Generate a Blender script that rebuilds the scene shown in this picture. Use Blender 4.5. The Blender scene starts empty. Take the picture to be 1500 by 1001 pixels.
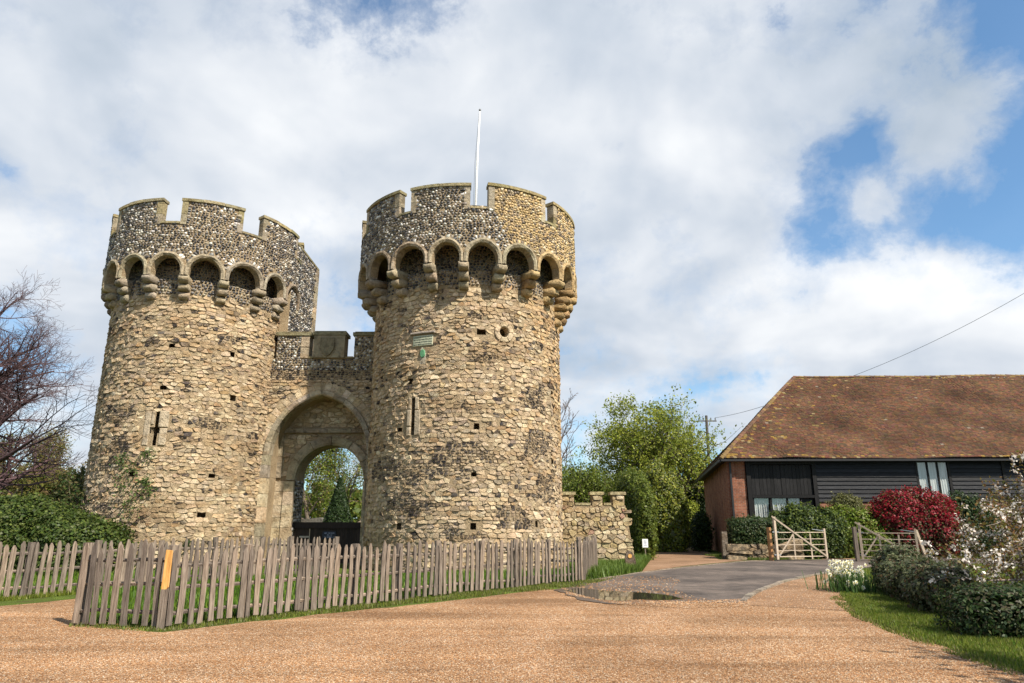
import bpy, math, random
import numpy as np
from mathutils import Vector, Matrix, noise as mnoise

# ------------------------------------------------------------------ camera, sky, sun, exposure
R = math.radians
scene = bpy.context.scene
col = scene.collection
CAM_H, PITCH = 1.6, R(15)
cam_d = bpy.data.cameras.new('camera')
cam = bpy.data.objects.new('camera', cam_d)
col.objects.link(cam)
cam.location = (0, 0, CAM_H)
cam.rotation_euler = (R(90) + PITCH, 0, 0)
cam_d.sensor_width = 36
cam_d.lens = 24
cam_d.clip_start = 0.1
cam_d.clip_end = 4000
scene.camera = cam

SUN_AZ, SUN_EL = 134.0, 48.0            # azimuth clockwise from +Y, elevation
to_sun = Vector((math.sin(R(SUN_AZ)) * math.cos(R(SUN_EL)), math.cos(R(SUN_AZ)) * math.cos(R(SUN_EL)), math.sin(R(SUN_EL))))
sun_d = bpy.data.lights.new('sun', 'SUN')
sun_d.energy = 5.0
sun_d.angle = R(0.9)
sun_d.color = (1.0, 0.92, 0.80)
sun = bpy.data.objects.new('sun', sun_d)
col.objects.link(sun)
sun.rotation_euler = to_sun.to_track_quat('Z', 'Y').to_euler()
sun.location = (30, -30, 40)

scene.view_settings.view_transform = 'Standard'
scene.view_settings.look = 'None'
scene.view_settings.gamma = 1
scene.view_settings.exposure = 0.76
scene.view_settings.use_curve_mapping = False
scene.cycles.use_denoising = True
scene.cycles.max_bounces = 6
scene.cycles.diffuse_bounces = 3
scene.cycles.transparent_max_bounces = 8


class NT:
    """small helper to write node trees"""
    def __init__(s, tree):
        s.t = tree; s.n = tree.nodes; s.l = tree.links
        s.n.clear()

    def add(s, typ, **kw):
        nd = s.n.new(typ)
        for k, v in kw.items():
            if k.startswith('i_'):
                key = k[2:]
                key = int(key) if key.isdigit() else key.replace('_', ' ')
                sock = nd.inputs[key]
                if isinstance(v, bpy.types.NodeSocket):
                    s.l.new(v, sock)
                else:
                    sock.default_value = v
            else:
                setattr(nd, k, v)
        return nd

    def math(s, op, a, b=None, clamp=False):
        nd = s.n.new('ShaderNodeMath'); nd.operation = op; nd.use_clamp = clamp
        for i, v in enumerate((a, b)):
            if v is None: continue
            if isinstance(v, bpy.types.NodeSocket): s.l.new(v, nd.inputs[i])
            else: nd.inputs[i].default_value = v
        return nd.outputs[0]

    def ramp(s, fac, stops, interp='LINEAR'):
        nd = s.n.new('ShaderNodeValToRGB'); cr = nd.color_ramp; cr.interpolation = interp
        while len(cr.elements) < len(stops): cr.elements.new(0.5)
        for e, (p, c) in zip(cr.elements, stops):
            e.position = p
            e.color = (c, c, c, 1) if not hasattr(c, '__len__') else (*c[:3], 1)
        s.l.new(fac, nd.inputs[0])
        return nd.outputs[0]

    def mix(s, fac, a, b, blend='MIX'):
        nd = s.n.new('ShaderNodeMix'); nd.data_type = 'RGBA'; nd.blend_type = blend
        for sock, v in ((nd.inputs[0], fac), (nd.inputs[6], a), (nd.inputs[7], b)):
            if isinstance(v, bpy.types.NodeSocket): s.l.new(v, sock)
            elif hasattr(v, '__len__'): sock.default_value = (*v[:3], 1)
            else: sock.default_value = v
        return nd.outputs[2]

    def noise(s, vec, scale, detail=4, rough=0.55, dist=0.0):
        nd = s.n.new('ShaderNodeTexNoise')
        if vec is not None: s.l.new(vec, nd.inputs['Vector'])
        nd.inputs['Scale'].default_value = scale
        nd.inputs['Detail'].default_value = detail
        nd.inputs['Roughness'].default_value = rough
        nd.inputs['Distortion'].default_value = dist
        return nd.outputs['Fac']


def ray(u, v):
    x = (u - 750) / 1000; y = (500.5 - v) / 1000
    return Vector((x, math.cos(PITCH) - y * math.sin(PITCH), math.sin(PITCH) + y * math.cos(PITCH)))


def G(u, v, z=0.0):                     # a survey point on the level z, sighted from the camera stand
    d = ray(u, v); t = (z - CAM_H) / d.z
    return Vector((d.x * t, d.y * t, z))


def D(u, v, Y):                         # a survey point at the distance Y
    d = ray(u, v); t = Y / d.y
    return Vector((d.x * t, Y, CAM_H + d.z * t))


# ---- the sky: daylight blue with a broken deck of cloud
world = bpy.data.worlds.new('World')
scene.world = world
world.use_nodes = True
w = NT(world.node_tree)
sky = w.add('ShaderNodeTexSky', sky_type='NISHITA', sun_disc=False, sun_elevation=R(SUN_EL), sun_rotation=R(SUN_AZ), altitude=20, air_density=1.0, dust_density=0.6, ozone_density=2.2)
skyc = w.mix(1.0, sky.outputs[0], (0.064, 0.096, 0.108), 'MULTIPLY')
tc = w.add('ShaderNodeTexCoord')
dirv = tc.outputs['Generated']
sep = w.add('ShaderNodeSeparateXYZ', i_0=dirv)
den = w.math('ADD', w.math('MAXIMUM', sep.outputs[2], 0.0), 0.32)
pv = w.add('ShaderNodeCombineXYZ', i_0=w.math('DIVIDE', sep.outputs[0], den), i_1=w.math('DIVIDE', sep.outputs[1], den), i_2=w.math('MULTIPLY', sep.outputs[2], 0.9)).outputs[0]
n1 = w.noise(pv, 1.55, 9, 0.56, 0.25)
n2 = w.noise(pv, 4.6, 7, 0.6, 0.1)


def lobe(u, v, sharp, amp):             # a broad opening or bank of cloud in the direction (u, v)
    d = ray(u, v).normalized()
    dp = w.add('ShaderNodeVectorMath', operation='DOT_PRODUCT')
    w.l.new(dirv, dp.inputs[0]); dp.inputs[1].default_value = d
    g = w.math('POWER', w.math('MAXIMUM', dp.outputs['Value'], 0.0), sharp)
    return w.math('MULTIPLY', g, amp)


cov = w.math('ADD', w.math('MULTIPLY', n1, 0.75), w.math('MULTIPLY', n2, 0.25))
for a in ((1320, 310, 90, -0.23), (1190, 345, 500, -0.16), (1450, 340, 260, -0.12), (1480, 200, 500, -0.12), (1260, 215, 1200, -0.10), (1500, 15, 260, -0.26), (1140, 40, 2200, -0.13), (545, -10, 220, -0.20), (650, 0, 500, -0.10),
          (1365, 220, 800, 0.24), (1265, 285, 2500, 0.20), (1440, 255, 2500, 0.16), (1290, 470, 110, 0.30), (1480, 500, 160, 0.26), (1260, 130, 260, 0.12), (1440, 150, 500, 0.16), (5, 250, 2500, -0.24), (60, 530, 900, -0.07), (850, 600, 600, -0.06), (1120, 590, 900, -0.06),
          (250, 200, 14, 0.18), (900, 220, 30, 0.10), (950, 420, 80, 0.10)):
    cov = w.math('ADD', cov, lobe(*a))
cov = w.math('ADD', cov, w.math('MULTIPLY', w.noise(dirv, 9, 9, 0.64, 0.15), 0.66))
cov = w.math('SUBTRACT', cov, 0.33)
mask = w.ramp(cov, [(0.37, 0.10), (0.45, 0.36), (0.53, 0.82), (0.63, 1.0)])
shade = w.math('ADD', w.math('MULTIPLY', w.noise(pv, 2.2, 4, 0.5, 0.3), 0.7), w.math('MULTIPLY', w.noise(dirv, 5.0, 5, 0.55, 0.2), 0.3))
shade = w.math('ADD', shade, lobe(1290, 400, 260, 0.10))
shade = w.math('ADD', shade, lobe(1440, 420, 300, 0.06))
cc = w.ramp(shade, [(0.36, (0.285, 0.335, 0.395)), (0.46, (0.37, 0.41, 0.465)), (0.55, (0.475, 0.50, 0.535)), (0.66, (0.60, 0.61, 0.62))])
final = w.mix(mask, skyc, cc)
bg = w.add('ShaderNodeBackground', i_Color=final, i_Strength=1.0)
w.add('ShaderNodeOutputWorld', i_Surface=bg.outputs[0])

# ------------------------------------------------------------------ helpers: materials
MATS = {}


def material(name):
    m = bpy.data.materials.new(name); m.use_nodes = True
    t = NT(m.node_tree)
    MATS[name] = m
    return m, t


def finish(t, color, rough=0.8, bump=None, bump_dist=0.02, bump_strength=1.0, spec=0.3, metallic=0.0, transl=0.0, transmission=0.0, ior=1.45):
    kw = dict(i_Roughness=rough, i_Metallic=metallic, i_IOR=ior)
    b = t.add('ShaderNodeBsdfPrincipled', **kw)
    b.inputs['Specular IOR Level'].default_value = spec
    b.inputs['Transmission Weight'].default_value = transmission
    if isinstance(color, bpy.types.NodeSocket): t.l.new(color, b.inputs['Base Color'])
    else: b.inputs['Base Color'].default_value = (*color, 1)
    if bump is not None:
        bn = t.add('ShaderNodeBump', i_Height=bump, i_Distance=bump_dist, i_Strength=bump_strength)
        t.l.new(bn.outputs[0], b.inputs['Normal'])
    out = b.outputs[0]
    if transl:
        tr = t.add('ShaderNodeBsdfTranslucent')
        if isinstance(color, bpy.types.NodeSocket): t.l.new(color, tr.inputs[0])
        mx = t.add('ShaderNodeMixShader', i_0=transl)
        t.l.new(out, mx.inputs[1]); t.l.new(tr.outputs[0], mx.inputs[2])
        out = mx.outputs[0]
    t.add('ShaderNodeOutputMaterial', i_Surface=out)


def track_mul(t, p):
    """faint wheel tracks and damp hollows across the forecourt"""
    mp = t.add('ShaderNodeMapping', i_Vector=p, i_Scale=(0.16, 0.55, 1.0), i_Rotation=(0, 0, R(20)))
    tr = t.noise(mp.outputs[0], 1.0, 4, 0.55, 0.6)
    mp2 = t.add('ShaderNodeMapping', i_Vector=p, i_Scale=(0.16, 1.3, 1.0), i_Rotation=(0, 0, R(-38)))
    tr2 = t.noise(mp2.outputs[0], 1.0, 3, 0.5, 0.5)
    big = t.noise(p, 0.35, 5, 0.6, 0.6)
    a = t.ramp(tr, [(0.32, (0.74, 0.70, 0.66)), (0.45, (0.93, 0.915, 0.90)), (0.56, (1.0, 1.0, 1.0)), (0.70, (1.14, 1.15, 1.16))])
    b = t.ramp(tr2, [(0.36, (0.80, 0.78, 0.75)), (0.5, (1.0, 1.0, 1.0)), (0.66, (1.10, 1.08, 1.05))])
    c = t.ramp(big, [(0.34, (0.82, 0.80, 0.78)), (0.6, (1.06, 1.06, 1.06))])
    m_ = t.mix(1.0, t.mix(1.0, a, b, 'MULTIPLY'), c, 'MULTIPLY')
    # pale compacted wheel tracks that swing round from the end of the road
    for cx, cy, rad, wd in ((14.0, 9.0, 12.1, 0.20), (14.0, 9.0, 13.75, 0.22), (6.0, -14.0, 25.5, 0.24), (6.0, -14.0, 27.2, 0.24)):
        sp = t.add('ShaderNodeSeparateXYZ', i_0=p)
        dx = t.math('SUBTRACT', sp.outputs[0], cx); dy = t.math('SUBTRACT', sp.outputs[1], cy)
        ln = t.math('SQRT', t.math('ADD', t.math('MULTIPLY', dx, dx), t.math('MULTIPLY', dy, dy)))
        ln = t.math('ADD', ln, t.math('MULTIPLY', t.noise(p, 0.7, 3, 0.5), 0.5))
        d = t.math('ABSOLUTE', t.math('SUBTRACT', ln, rad + 0.25))
        k = t.ramp(t.math('DIVIDE', d, wd * 2.0), [(0.0, 1.0), (0.35, 0.7), (1.0, 0.0)])
        k = t.math('MULTIPLY', k, t.ramp(t.noise(p, 0.9, 4, 0.6), [(0.38, 0.0), (0.62, 0.7)]))
        m_ = t.mix(k, m_, (1.16, 1.18, 1.22))
    return m_


def col_attr(t):
    return t.add('ShaderNodeAttribute', attribute_name='Col').outputs['Color']


def gpos(t):
    return t.add('ShaderNodeNewGeometry').outputs['Position']


def mk_stone(name, bump_scale=17, strength=1.0, var=0.4, smear=0.0):
    m, t = material(name)
    p = gpos(t)
    n = t.noise(p, 6, 6, 0.62)
    f = t.noise(p, 38, 5, 0.7)
    ca_ = col_attr(t)
    if smear: ca_ = t.mix(t.ramp(t.noise(p, 3.6, 6, 0.7, 0.4), [(0.46, 0.0), (0.62, smear)]), ca_, (0.51, 0.385, 0.24))
    c = t.mix(1.0, ca_, t.ramp(n, [(0.3, 1 - var), (0.5, 1.0), (0.72, 1 + var * 0.5)]), 'MULTIPLY')
    mps = t.add('ShaderNodeMapping', i_Vector=p, i_Scale=(0.5, 0.5, 1.5))
    st = t.noise(mps.outputs[0], 1.0, 6, 0.68, 0.9)
    c = t.mix(1.0, c, t.ramp(st, [(0.30, (0.60, 0.54, 0.48)), (0.42, (0.86, 0.80, 0.73)), (0.52, (1.0, 1.0, 1.0)), (0.64, (1.07, 1.05, 1.02)), (0.74, (0.92, 0.92, 0.93))]), 'MULTIPLY')
    c = t.mix(1.0, c, t.ramp(f, [(0.3, 0.72), (0.5, 1.0), (0.75, 1.2)]), 'MULTIPLY')
    h = t.math('ADD', t.noise(p, bump_scale, 6, 0.65), t.math('MULTIPLY', f, 0.4))
    finish(t, c, 0.9, h, 0.06, strength, 0.2)
    return m


mk_stone('rubble_stone', 19, 1.0, 0.42, 0.75)
m, t = material('pebble')
p = gpos(t)
finish(t, t.mix(1.0, col_attr(t), track_mul(t, p), 'MULTIPLY'), 0.85, spec=0.25)
mk_stone('dressed_stone', 12, 1.0, 0.5)
m, t = material('flint')
p = gpos(t)
n = t.noise(p, 30, 4, 0.6)
c = t.mix(1.0, col_attr(t), t.ramp(n, [(0.3, 0.6), (0.7, 1.3)]), 'MULTIPLY')
finish(t, c, 0.45, t.noise(p, 40, 3), 0.02, 0.5, 0.5)

m, t = material('mortar')
p = gpos(t)
n = t.noise(p, 1.2, 5, 0.6); f = t.noise(p, 22, 6, 0.7)
c = t.ramp(n, [(0.3, (0.37, 0.27, 0.16)), (0.5, (0.47, 0.355, 0.22)), (0.7, (0.54, 0.42, 0.27))])
c = t.mix(1.0, c, t.ramp(f, [(0.3, 0.55), (0.55, 1.0), (0.75, 1.25)]), 'MULTIPLY')
finish(t, c, 0.95, t.math('ADD', f, t.noise(p, 60, 3, 0.6)), 0.07, 1.0, 0.15)

m, t = material('gravel')
p = gpos(t)
v1 = t.add('ShaderNodeTexVoronoi', i_Vector=p, i_Scale=42.0)
v2 = t.add('ShaderNodeTexVoronoi', i_Vector=p, i_Scale=75.0)
vs = t.add('ShaderNodeSeparateColor', i_0=v1.outputs['Color'])
vs2 = t.add('ShaderNodeSeparateColor', i_0=v2.outputs['Color'])
peb = t.ramp(vs.outputs[0], [(0.0, (0.15, 0.072, 0.032)), (0.25, (0.26, 0.14, 0.068)), (0.5, (0.34, 0.195, 0.10)), (0.75, (0.40, 0.248, 0.142)), (0.93, (0.43, 0.30, 0.19)), (1.0, (0.50, 0.42, 0.32))])
peb2 = t.ramp(vs2.outputs[1], [(0.0, 0.62), (0.5, 1.0), (1.0, 1.28)])
c = t.mix(1.0, peb, peb2, 'MULTIPLY')
c = t.mix(1.0, c, track_mul(t, p), 'MULTIPLY')
h = t.math('ADD', t.math('MULTIPLY', v1.outputs['Distance'], -1.0), t.math('MULTIPLY', t.noise(p, 25, 4, 0.6), 0.6))
finish(t, c, 0.9, h, 0.02, 0.9, 0.2)

m, t = material('lane_dirt')
p = gpos(t)
n = t.noise(p, 0.6, 6, 0.65); f = t.noise(p, 30, 5, 0.75)
c = t.ramp(n, [(0.3, (0.135, 0.08, 0.046)), (0.5, (0.23, 0.138, 0.08)), (0.7, (0.29, 0.185, 0.115))])
c = t.mix(1.0, c, t.ramp(f, [(0.3, 0.65), (0.5, 1.0), (0.7, 1.35)]), 'MULTIPLY')
finish(t, c, 0.92, f, 0.02, 0.8, 0.2)

m, t = material('tarmac')
p = gpos(t)
n = t.noise(p, 0.45, 6, 0.65, 0.5); f = t.noise(p, 45, 5, 0.75); g2 = t.noise(p, 3.0, 5, 0.6)
c = t.ramp(n, [(0.34, (0.052, 0.042, 0.036)), (0.5, (0.105, 0.084, 0.071)), (0.66, (0.165, 0.13, 0.106))])
c = t.mix(1.0, c, t.ramp(g2, [(0.35, 0.75), (0.6, 1.08)]), 'MULTIPLY')
c = t.mix(1.0, c, t.ramp(f, [(0.3, 0.6), (0.5, 1.0), (0.72, 1.5)]), 'MULTIPLY')
finish(t, c, 0.8, f, 0.012, 0.7, 0.3)

m, t = material('turf')
p = gpos(t)
n = t.noise(p, 1.5, 5, 0.6); f = t.noise(p, 40, 4, 0.7)
c = t.ramp(n, [(0.3, (0.08, 0.07, 0.03)), (0.5, (0.075, 0.105, 0.02)), (0.7, (0.11, 0.15, 0.025))])
c = t.mix(1.0, c, t.ramp(f, [(0.3, 0.6), (0.7, 1.4)]), 'MULTIPLY')
finish(t, c, 0.95, f, 0.04, 0.8, 0.1)

m, t = material('wet_dirt')
p = gpos(t)
n = t.noise(p, 3, 6, 0.7)
finish(t, t.ramp(n, [(0.3, (0.06, 0.04, 0.027)), (0.7, (0.115, 0.078, 0.052))]), 0.42, t.noise(p, 30, 4, 0.7), 0.02, 0.6, 0.4)

m, t = material('water')
p = gpos(t)
finish(t, (0.035, 0.03, 0.022), 0.015, t.noise(p, 6, 3, 0.5), 0.003, 0.2, 0.5, ior=1.33)

m, t = material('weathered_wood')
p = t.add('ShaderNodeTexCoord').outputs['Object']
rnd = t.add('ShaderNodeObjectInfo').outputs['Random']
mp = t.add('ShaderNodeMapping', i_Vector=p, i_Scale=(40, 40, 3.0))
off = t.add('ShaderNodeVectorMath', operation='ADD', i_0=mp.outputs[0], i_1=t.add('ShaderNodeCombineXYZ', i_0=t.math('MULTIPLY', rnd, 91.0), i_1=t.math('MULTIPLY', rnd, 37.0)).outputs[0])
g = t.noise(off.outputs[0], 1.0, 6, 0.65, 0.3)
c = t.ramp(g, [(0.3, (0.075, 0.058, 0.046)), (0.5, (0.195, 0.158, 0.128)), (0.7, (0.315, 0.262, 0.218))])
c = t.mix(1.0, c, t.ramp(rnd, [(0.0, (0.62, 0.62, 0.63)), (0.5, (1.0, 0.98, 0.95)), (1.0, (1.3, 1.22, 1.12))]), 'MULTIPLY')
lich = t.noise(off.outputs[0], 0.5, 4, 0.7)
c = t.mix(t.ramp(lich, [(0.62, 0.0), (0.7, 0.5)]), c, (0.23, 0.21, 0.13))
finish(t, c, 0.9, g, 0.015, 0.8, 0.15)


def mk_wood(name, a, b, cst, scale=(40, 40, 3.0), rough=0.8, randomise=0.25):
    m, t = material(name)
    p = t.add('ShaderNodeTexCoord').outputs['Object']
    rnd = t.add('ShaderNodeObjectInfo').outputs['Random']
    mp = t.add('ShaderNodeMapping', i_Vector=p, i_Scale=scale)
    off = t.add('ShaderNodeVectorMath', operation='ADD', i_0=mp.outputs[0], i_1=t.add('ShaderNodeCombineXYZ', i_0=t.math('MULTIPLY', rnd, 91.0), i_1=t.math('MULTIPLY', rnd, 37.0)).outputs[0])
    g = t.noise(off.outputs[0], 1.0, 6, 0.65, 0.3)
    c = t.ramp(g, [(0.3, a), (0.5, b), (0.72, cst)])
    c = t.mix(1.0, c, t.ramp(rnd, [(0.0, 1 - randomise), (1.0, 1 + randomise)]), 'MULTIPLY')
    finish(t, c, rough, g, 0.012, 0.7, 0.25)


mk_wood('fresh_wood', (0.30, 0.14, 0.04), (0.50, 0.26, 0.075), (0.62, 0.38, 0.15))
mk_wood('old_pole_wood', (0.05, 0.045, 0.04), (0.085, 0.075, 0.065), (0.12, 0.11, 0.095))
mk_wood('tan_post_wood', (0.22, 0.11, 0.045), (0.33, 0.17, 0.075), (0.40, 0.23, 0.11))
mk_wood('gate_wood', (0.30, 0.23, 0.165), (0.43, 0.345, 0.26), (0.54, 0.45, 0.35), (6, 40, 40))
mk_wood('black_board', (0.004, 0.0045, 0.006), (0.010, 0.011, 0.014), (0.026, 0.029, 0.036), (3.0, 40, 40), 0.55, 0.4)
mk_wood('black_board_upright', (0.005, 0.0045, 0.0045), (0.010, 0.0095, 0.010), (0.022, 0.021, 0.021), (40, 40, 3.0), 0.6, 0.4)
mk_wood('dark_gate_wood', (0.012, 0.008, 0.006), (0.026, 0.017, 0.013), (0.045, 0.031, 0.024), (40, 40, 3.0), 0.6, 0.4)

m, t = material('leaf')
finish(t, col_attr(t), 0.5, spec=0.35, transl=0.42)
m, t = material('petal')
finish(t, col_attr(t), 0.6, spec=0.2, transl=0.35)
m, t = material('bark')
p = gpos(t)
n = t.noise(p, 9, 6, 0.7)
c = t.mix(1.0, col_attr(t), t.ramp(n, [(0.3, 0.55), (0.5, 1.0), (0.72, 1.5)]), 'MULTIPLY')
finish(t, c, 0.9, n, 0.03, 0.8, 0.15)

m, t = material('roof_tile')
p = gpos(t)
n = t.noise(p, 14, 5, 0.7)
c = t.mix(1.0, col_attr(t), t.ramp(n, [(0.3, 0.6), (0.5, 1.0), (0.72, 1.35)]), 'MULTIPLY')
finish(t, c, 0.9, n, 0.02, 0.6, 0.2)

m, t = material('brick')
tc_ = t.add('ShaderNodeTexCoord').outputs['UV']
bt = t.add('ShaderNodeTexBrick', i_Vector=tc_, i_Color1=(0.30, 0.115, 0.06, 1), i_Color2=(0.21, 0.075, 0.045, 1), i_Mortar=(0.28, 0.22, 0.17, 1), i_Scale=1.0)
bt.inputs['Mortar Size'].default_value = 0.008
bt.inputs['Brick Width'].default_value = 0.225
bt.inputs['Row Height'].default_value = 0.075
p = gpos(t)
n = t.noise(p, 2.2, 6, 0.7)
c = t.mix(1.0, bt.outputs[0], t.ramp(n, [(0.3, 0.5), (0.5, 1.0), (0.7, 1.3)]), 'MULTIPLY')
finish(t, c, 0.9, t.math('ADD', t.math('MULTIPLY', bt.outputs[1], -0.6), t.math('MULTIPLY', t.noise(p, 30, 4), 0.4)), 0.02, 0.9, 0.2)

for nm, c_, r_, mt in (('white_paint', (0.78, 0.78, 0.76), 0.4, 0), ('black_metal', (0.02, 0.02, 0.022), 0.5, 0), ('galvanised', (0.42, 0.43, 0.44), 0.45, 0.8), ('lead_grey', (0.16, 0.165, 0.17), 0.6, 0),
                       ('sign_black', (0.012, 0.015, 0.028), 0.5, 0), ('letter_blue_grey', (0.24, 0.28, 0.38), 0.6, 0), ('sign_white', (0.75, 0.76, 0.76), 0.5, 0), ('letter_dark', (0.03, 0.04, 0.035), 0.7, 0), ('plant_pot', (0.045, 0.05, 0.06), 0.6, 0), ('render_white', (0.6, 0.58, 0.54), 0.8, 0), ('cable_grey', (0.10, 0.105, 0.12), 0.6, 0)):
    m, t = material(nm)
    p = gpos(t)
    n = t.noise(p, 7, 5, 0.65)
    c = t.mix(1.0, c_, t.ramp(n, [(0.3, 0.8), (0.6, 1.08)]), 'MULTIPLY')
    finish(t, c, r_, n, 0.003, 0.4, 0.4, metallic=mt)

m, t = material('verdigris')
p = gpos(t)
n = t.noise(p, 16, 5, 0.7)
c = t.ramp(n, [(0.3, (0.27, 0.31, 0.22)), (0.5, (0.41, 0.42, 0.30)), (0.7, (0.53, 0.48, 0.35))])
finish(t, c, 0.6, n, 0.01, 0.5, 0.3)
m, t = material('verdigris_seal')
p = gpos(t)
n = t.noise(p, 16, 5, 0.7)
c = t.ramp(n, [(0.3, (0.06, 0.19, 0.09)), (0.7, (0.13, 0.32, 0.16))])
finish(t, c, 0.5, n, 0.02, 0.7, 0.4)
m, t = material('glass')
mx = t.add('ShaderNodeMixShader', i_0=0.07)
t.l.new(t.add('ShaderNodeBsdfTransparent', i_Color=(0.96, 0.98, 0.98, 1)).outputs[0], mx.inputs[1])
t.l.new(t.add('ShaderNodeBsdfGlossy', i_Roughness=0.04).outputs[0], mx.inputs[2])
t.add('ShaderNodeOutputMaterial', i_Surface=mx.outputs[0])
m, t = material('curtain')
p = t.add('ShaderNodeTexCoord').outputs['Object']
mp = t.add('ShaderNodeMapping', i_Vector=p, i_Scale=(1, 1, 0.05))
n = t.noise(mp.outputs[0], 11, 3, 0.5)
finish(t, t.ramp(n, [(0.3, (0.36, 0.355, 0.34)), (0.6, (0.56, 0.555, 0.54))]), 0.9, n, 0.08, 1.0, 0.1)
m, t = material('void')
finish(t, (0.012, 0.010, 0.008), 0.9)

# ------------------------------------------------------------------ helpers: objects and meshes
def tag(o, label=None, cat=None, group=None, kind=None):
    if label: o['label'] = label
    if cat: o['category'] = cat
    if group: o['group'] = group
    if kind: o['kind'] = kind
    return o


def empty(name, loc, label=None, cat=None, group=None):
    o = bpy.data.objects.new(name, None)
    col.objects.link(o); o.location = loc
    o.empty_display_size = 0.3
    return tag(o, label, cat, group)


def link(name, me, parent=None, kind=None, loc=None):
    o = bpy.data.objects.new(name, me)
    col.objects.link(o)
    if loc is not None: o.location = loc
    if parent is not None:
        o.parent = parent
        if loc is None:                     # mesh written in world coordinates
            o.matrix_parent_inverse = Matrix.Translation(-world_loc(parent))
    if kind: o['kind'] = kind
    return o


def world_loc(o):
    v = Vector(o.location)
    if o.parent is not None:
        v = v + world_loc(o.parent) + o.matrix_parent_inverse.translation
    return v


class MB:
    def __init__(s): s.v = []; s.f = []; s.c = []; s.uv = None

    def add(s, verts, faces, color=None):
        b = len(s.v)
        s.v.extend([tuple(p) for p in verts])
        s.f.extend([tuple(i + b for i in f) for f in faces])
        if color is not None: s.c.extend([color] * len(verts))
        return s

    def box(s, c, size, m=None, color=None, taper=1.0):
        x, y, z = size[0] / 2, size[1] / 2, size[2] / 2
        vs = []
        for sx, sy, sz in ((-1, -1, -1), (1, -1, -1), (1, 1, -1), (-1, 1, -1), (-1, -1, 1), (1, -1, 1), (1, 1, 1), (-1, 1, 1)):
            k = taper if sz > 0 else 1.0
            p = Vector((sx * x * k, sy * y * k, sz * z))
            if m is not None: p = m @ p
            vs.append(p + Vector(c))
        return s.add(vs, [(0, 3, 2, 1), (4, 5, 6, 7), (0, 1, 5, 4), (1, 2, 6, 5), (2, 3, 7, 6), (3, 0, 4, 7)], color)

    def bar(s, a, b, wd, dp, up=Vector((0, 0, 1)), color=None):
        a, b = Vector(a), Vector(b)
        z = (b - a); L = z.length; z.normalize()
        x = up.cross(z)
        if x.length < 1e-4: x = Vector((1, 0, 0)).cross(z)
        x.normalize(); y = z.cross(x)
        m = Matrix((x, y, z)).transposed()
        return s.box((a + b) / 2, (wd, dp, L), m, color)

    def tube(s, pts, radii, sides=6, color=None, cap=True):
        n = len(pts); vs = []; fs = []
        pts = [Vector(p) for p in pts]
        ref = None
        for i in range(n):
            d = (pts[min(i + 1, n - 1)] - pts[max(i - 1, 0)])
            if d.length < 1e-9: d = Vector((0, 0, 1))
            d.normalize()
            if ref is None: ref = Vector((0, 0, 1)) if abs(d.z) < 0.9 else Vector((1, 0, 0))
            x = ref - d * ref.dot(d)
            if x.length < 1e-5: x = d.orthogonal()
            x.normalize(); ref = x
            y = d.cross(x)
            for k in range(sides):
                a = 2 * math.pi * k / sides
                vs.append(pts[i] + (x * math.cos(a) + y * math.sin(a)) * radii[i])
        for i in range(n - 1):
            for k in range(sides):
                k2 = (k + 1) % sides
                fs.append((i * sides + k, i * sides + k2, (i + 1) * sides + k2, (i + 1) * sides + k))
        if cap:
            fs.append(tuple(reversed(range(sides)))); fs.append(tuple((n - 1) * sides + k for k in range(sides)))
        return s.add(vs, fs, color)

    def prism(s, poly, h0, h1, frame=None, color=None):
        """poly in (a, b) extruded along c from h0 to h1; frame maps (a, b, c) to the world"""
        n = len(poly)
        fr = frame or (lambda a, b, c: (a, b, c))
        vs = [fr(a, b, h0) for a, b in poly] + [fr(a, b, h1) for a, b in poly]
        fs = [tuple(reversed(range(n))), tuple(range(n, 2 * n))]
        fs += [(i, (i + 1) % n, n + (i + 1) % n, n + i) for i in range(n)]
        return s.add(vs, fs, color)

    def mesh(s, name, mat, smooth=False):
        me = bpy.data.meshes.new(name)
        me.from_pydata(s.v, [], s.f)
        if s.c:
            at = me.attributes.new('Col', 'FLOAT_COLOR', 'POINT')
            arr = np.ones((len(s.v), 4), np.float32); arr[:, :3] = np.array(s.c, np.float32)[:, :3]
            at.data.foreach_set('color', arr.ravel())
        me.materials.append(MATS[mat])
        if smooth: me.polygons.foreach_set('use_smooth', [True] * len(me.polygons))
        me.update()
        return me

    def build(s, name, mat, parent=None, smooth=False, kind=None, loc=None):
        return link(name, s.mesh(name, mat, smooth), parent, kind, loc)


def np_mesh(name, verts, faces, cols, mat, smooth=False):
    """all faces with the same number of corners, arrays only (fast)"""
    verts = np.asarray(verts, np.float32).reshape(-1, 3); faces = np.asarray(faces, np.int32)
    k = faces.shape[1]; nf = len(faces)
    me = bpy.data.meshes.new(name)
    me.vertices.add(len(verts)); me.vertices.foreach_set('co', verts.ravel())
    me.loops.add(nf * k); me.loops.foreach_set('vertex_index', faces.ravel())
    me.polygons.add(nf)
    me.polygons.foreach_set('loop_start', np.arange(0, nf * k, k, dtype=np.int32))
    if smooth: me.polygons.foreach_set('use_smooth', np.ones(nf, bool))
    if cols is not None:
        at = me.attributes.new('Col', 'FLOAT_COLOR', 'POINT')
        arr = np.ones((len(verts), 4), np.float32); arr[:, :3] = cols
        at.data.foreach_set('color', arr.ravel())
    me.materials.append(MATS[mat])
    me.update(calc_edges=True)
    me.validate()
    return me


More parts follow.
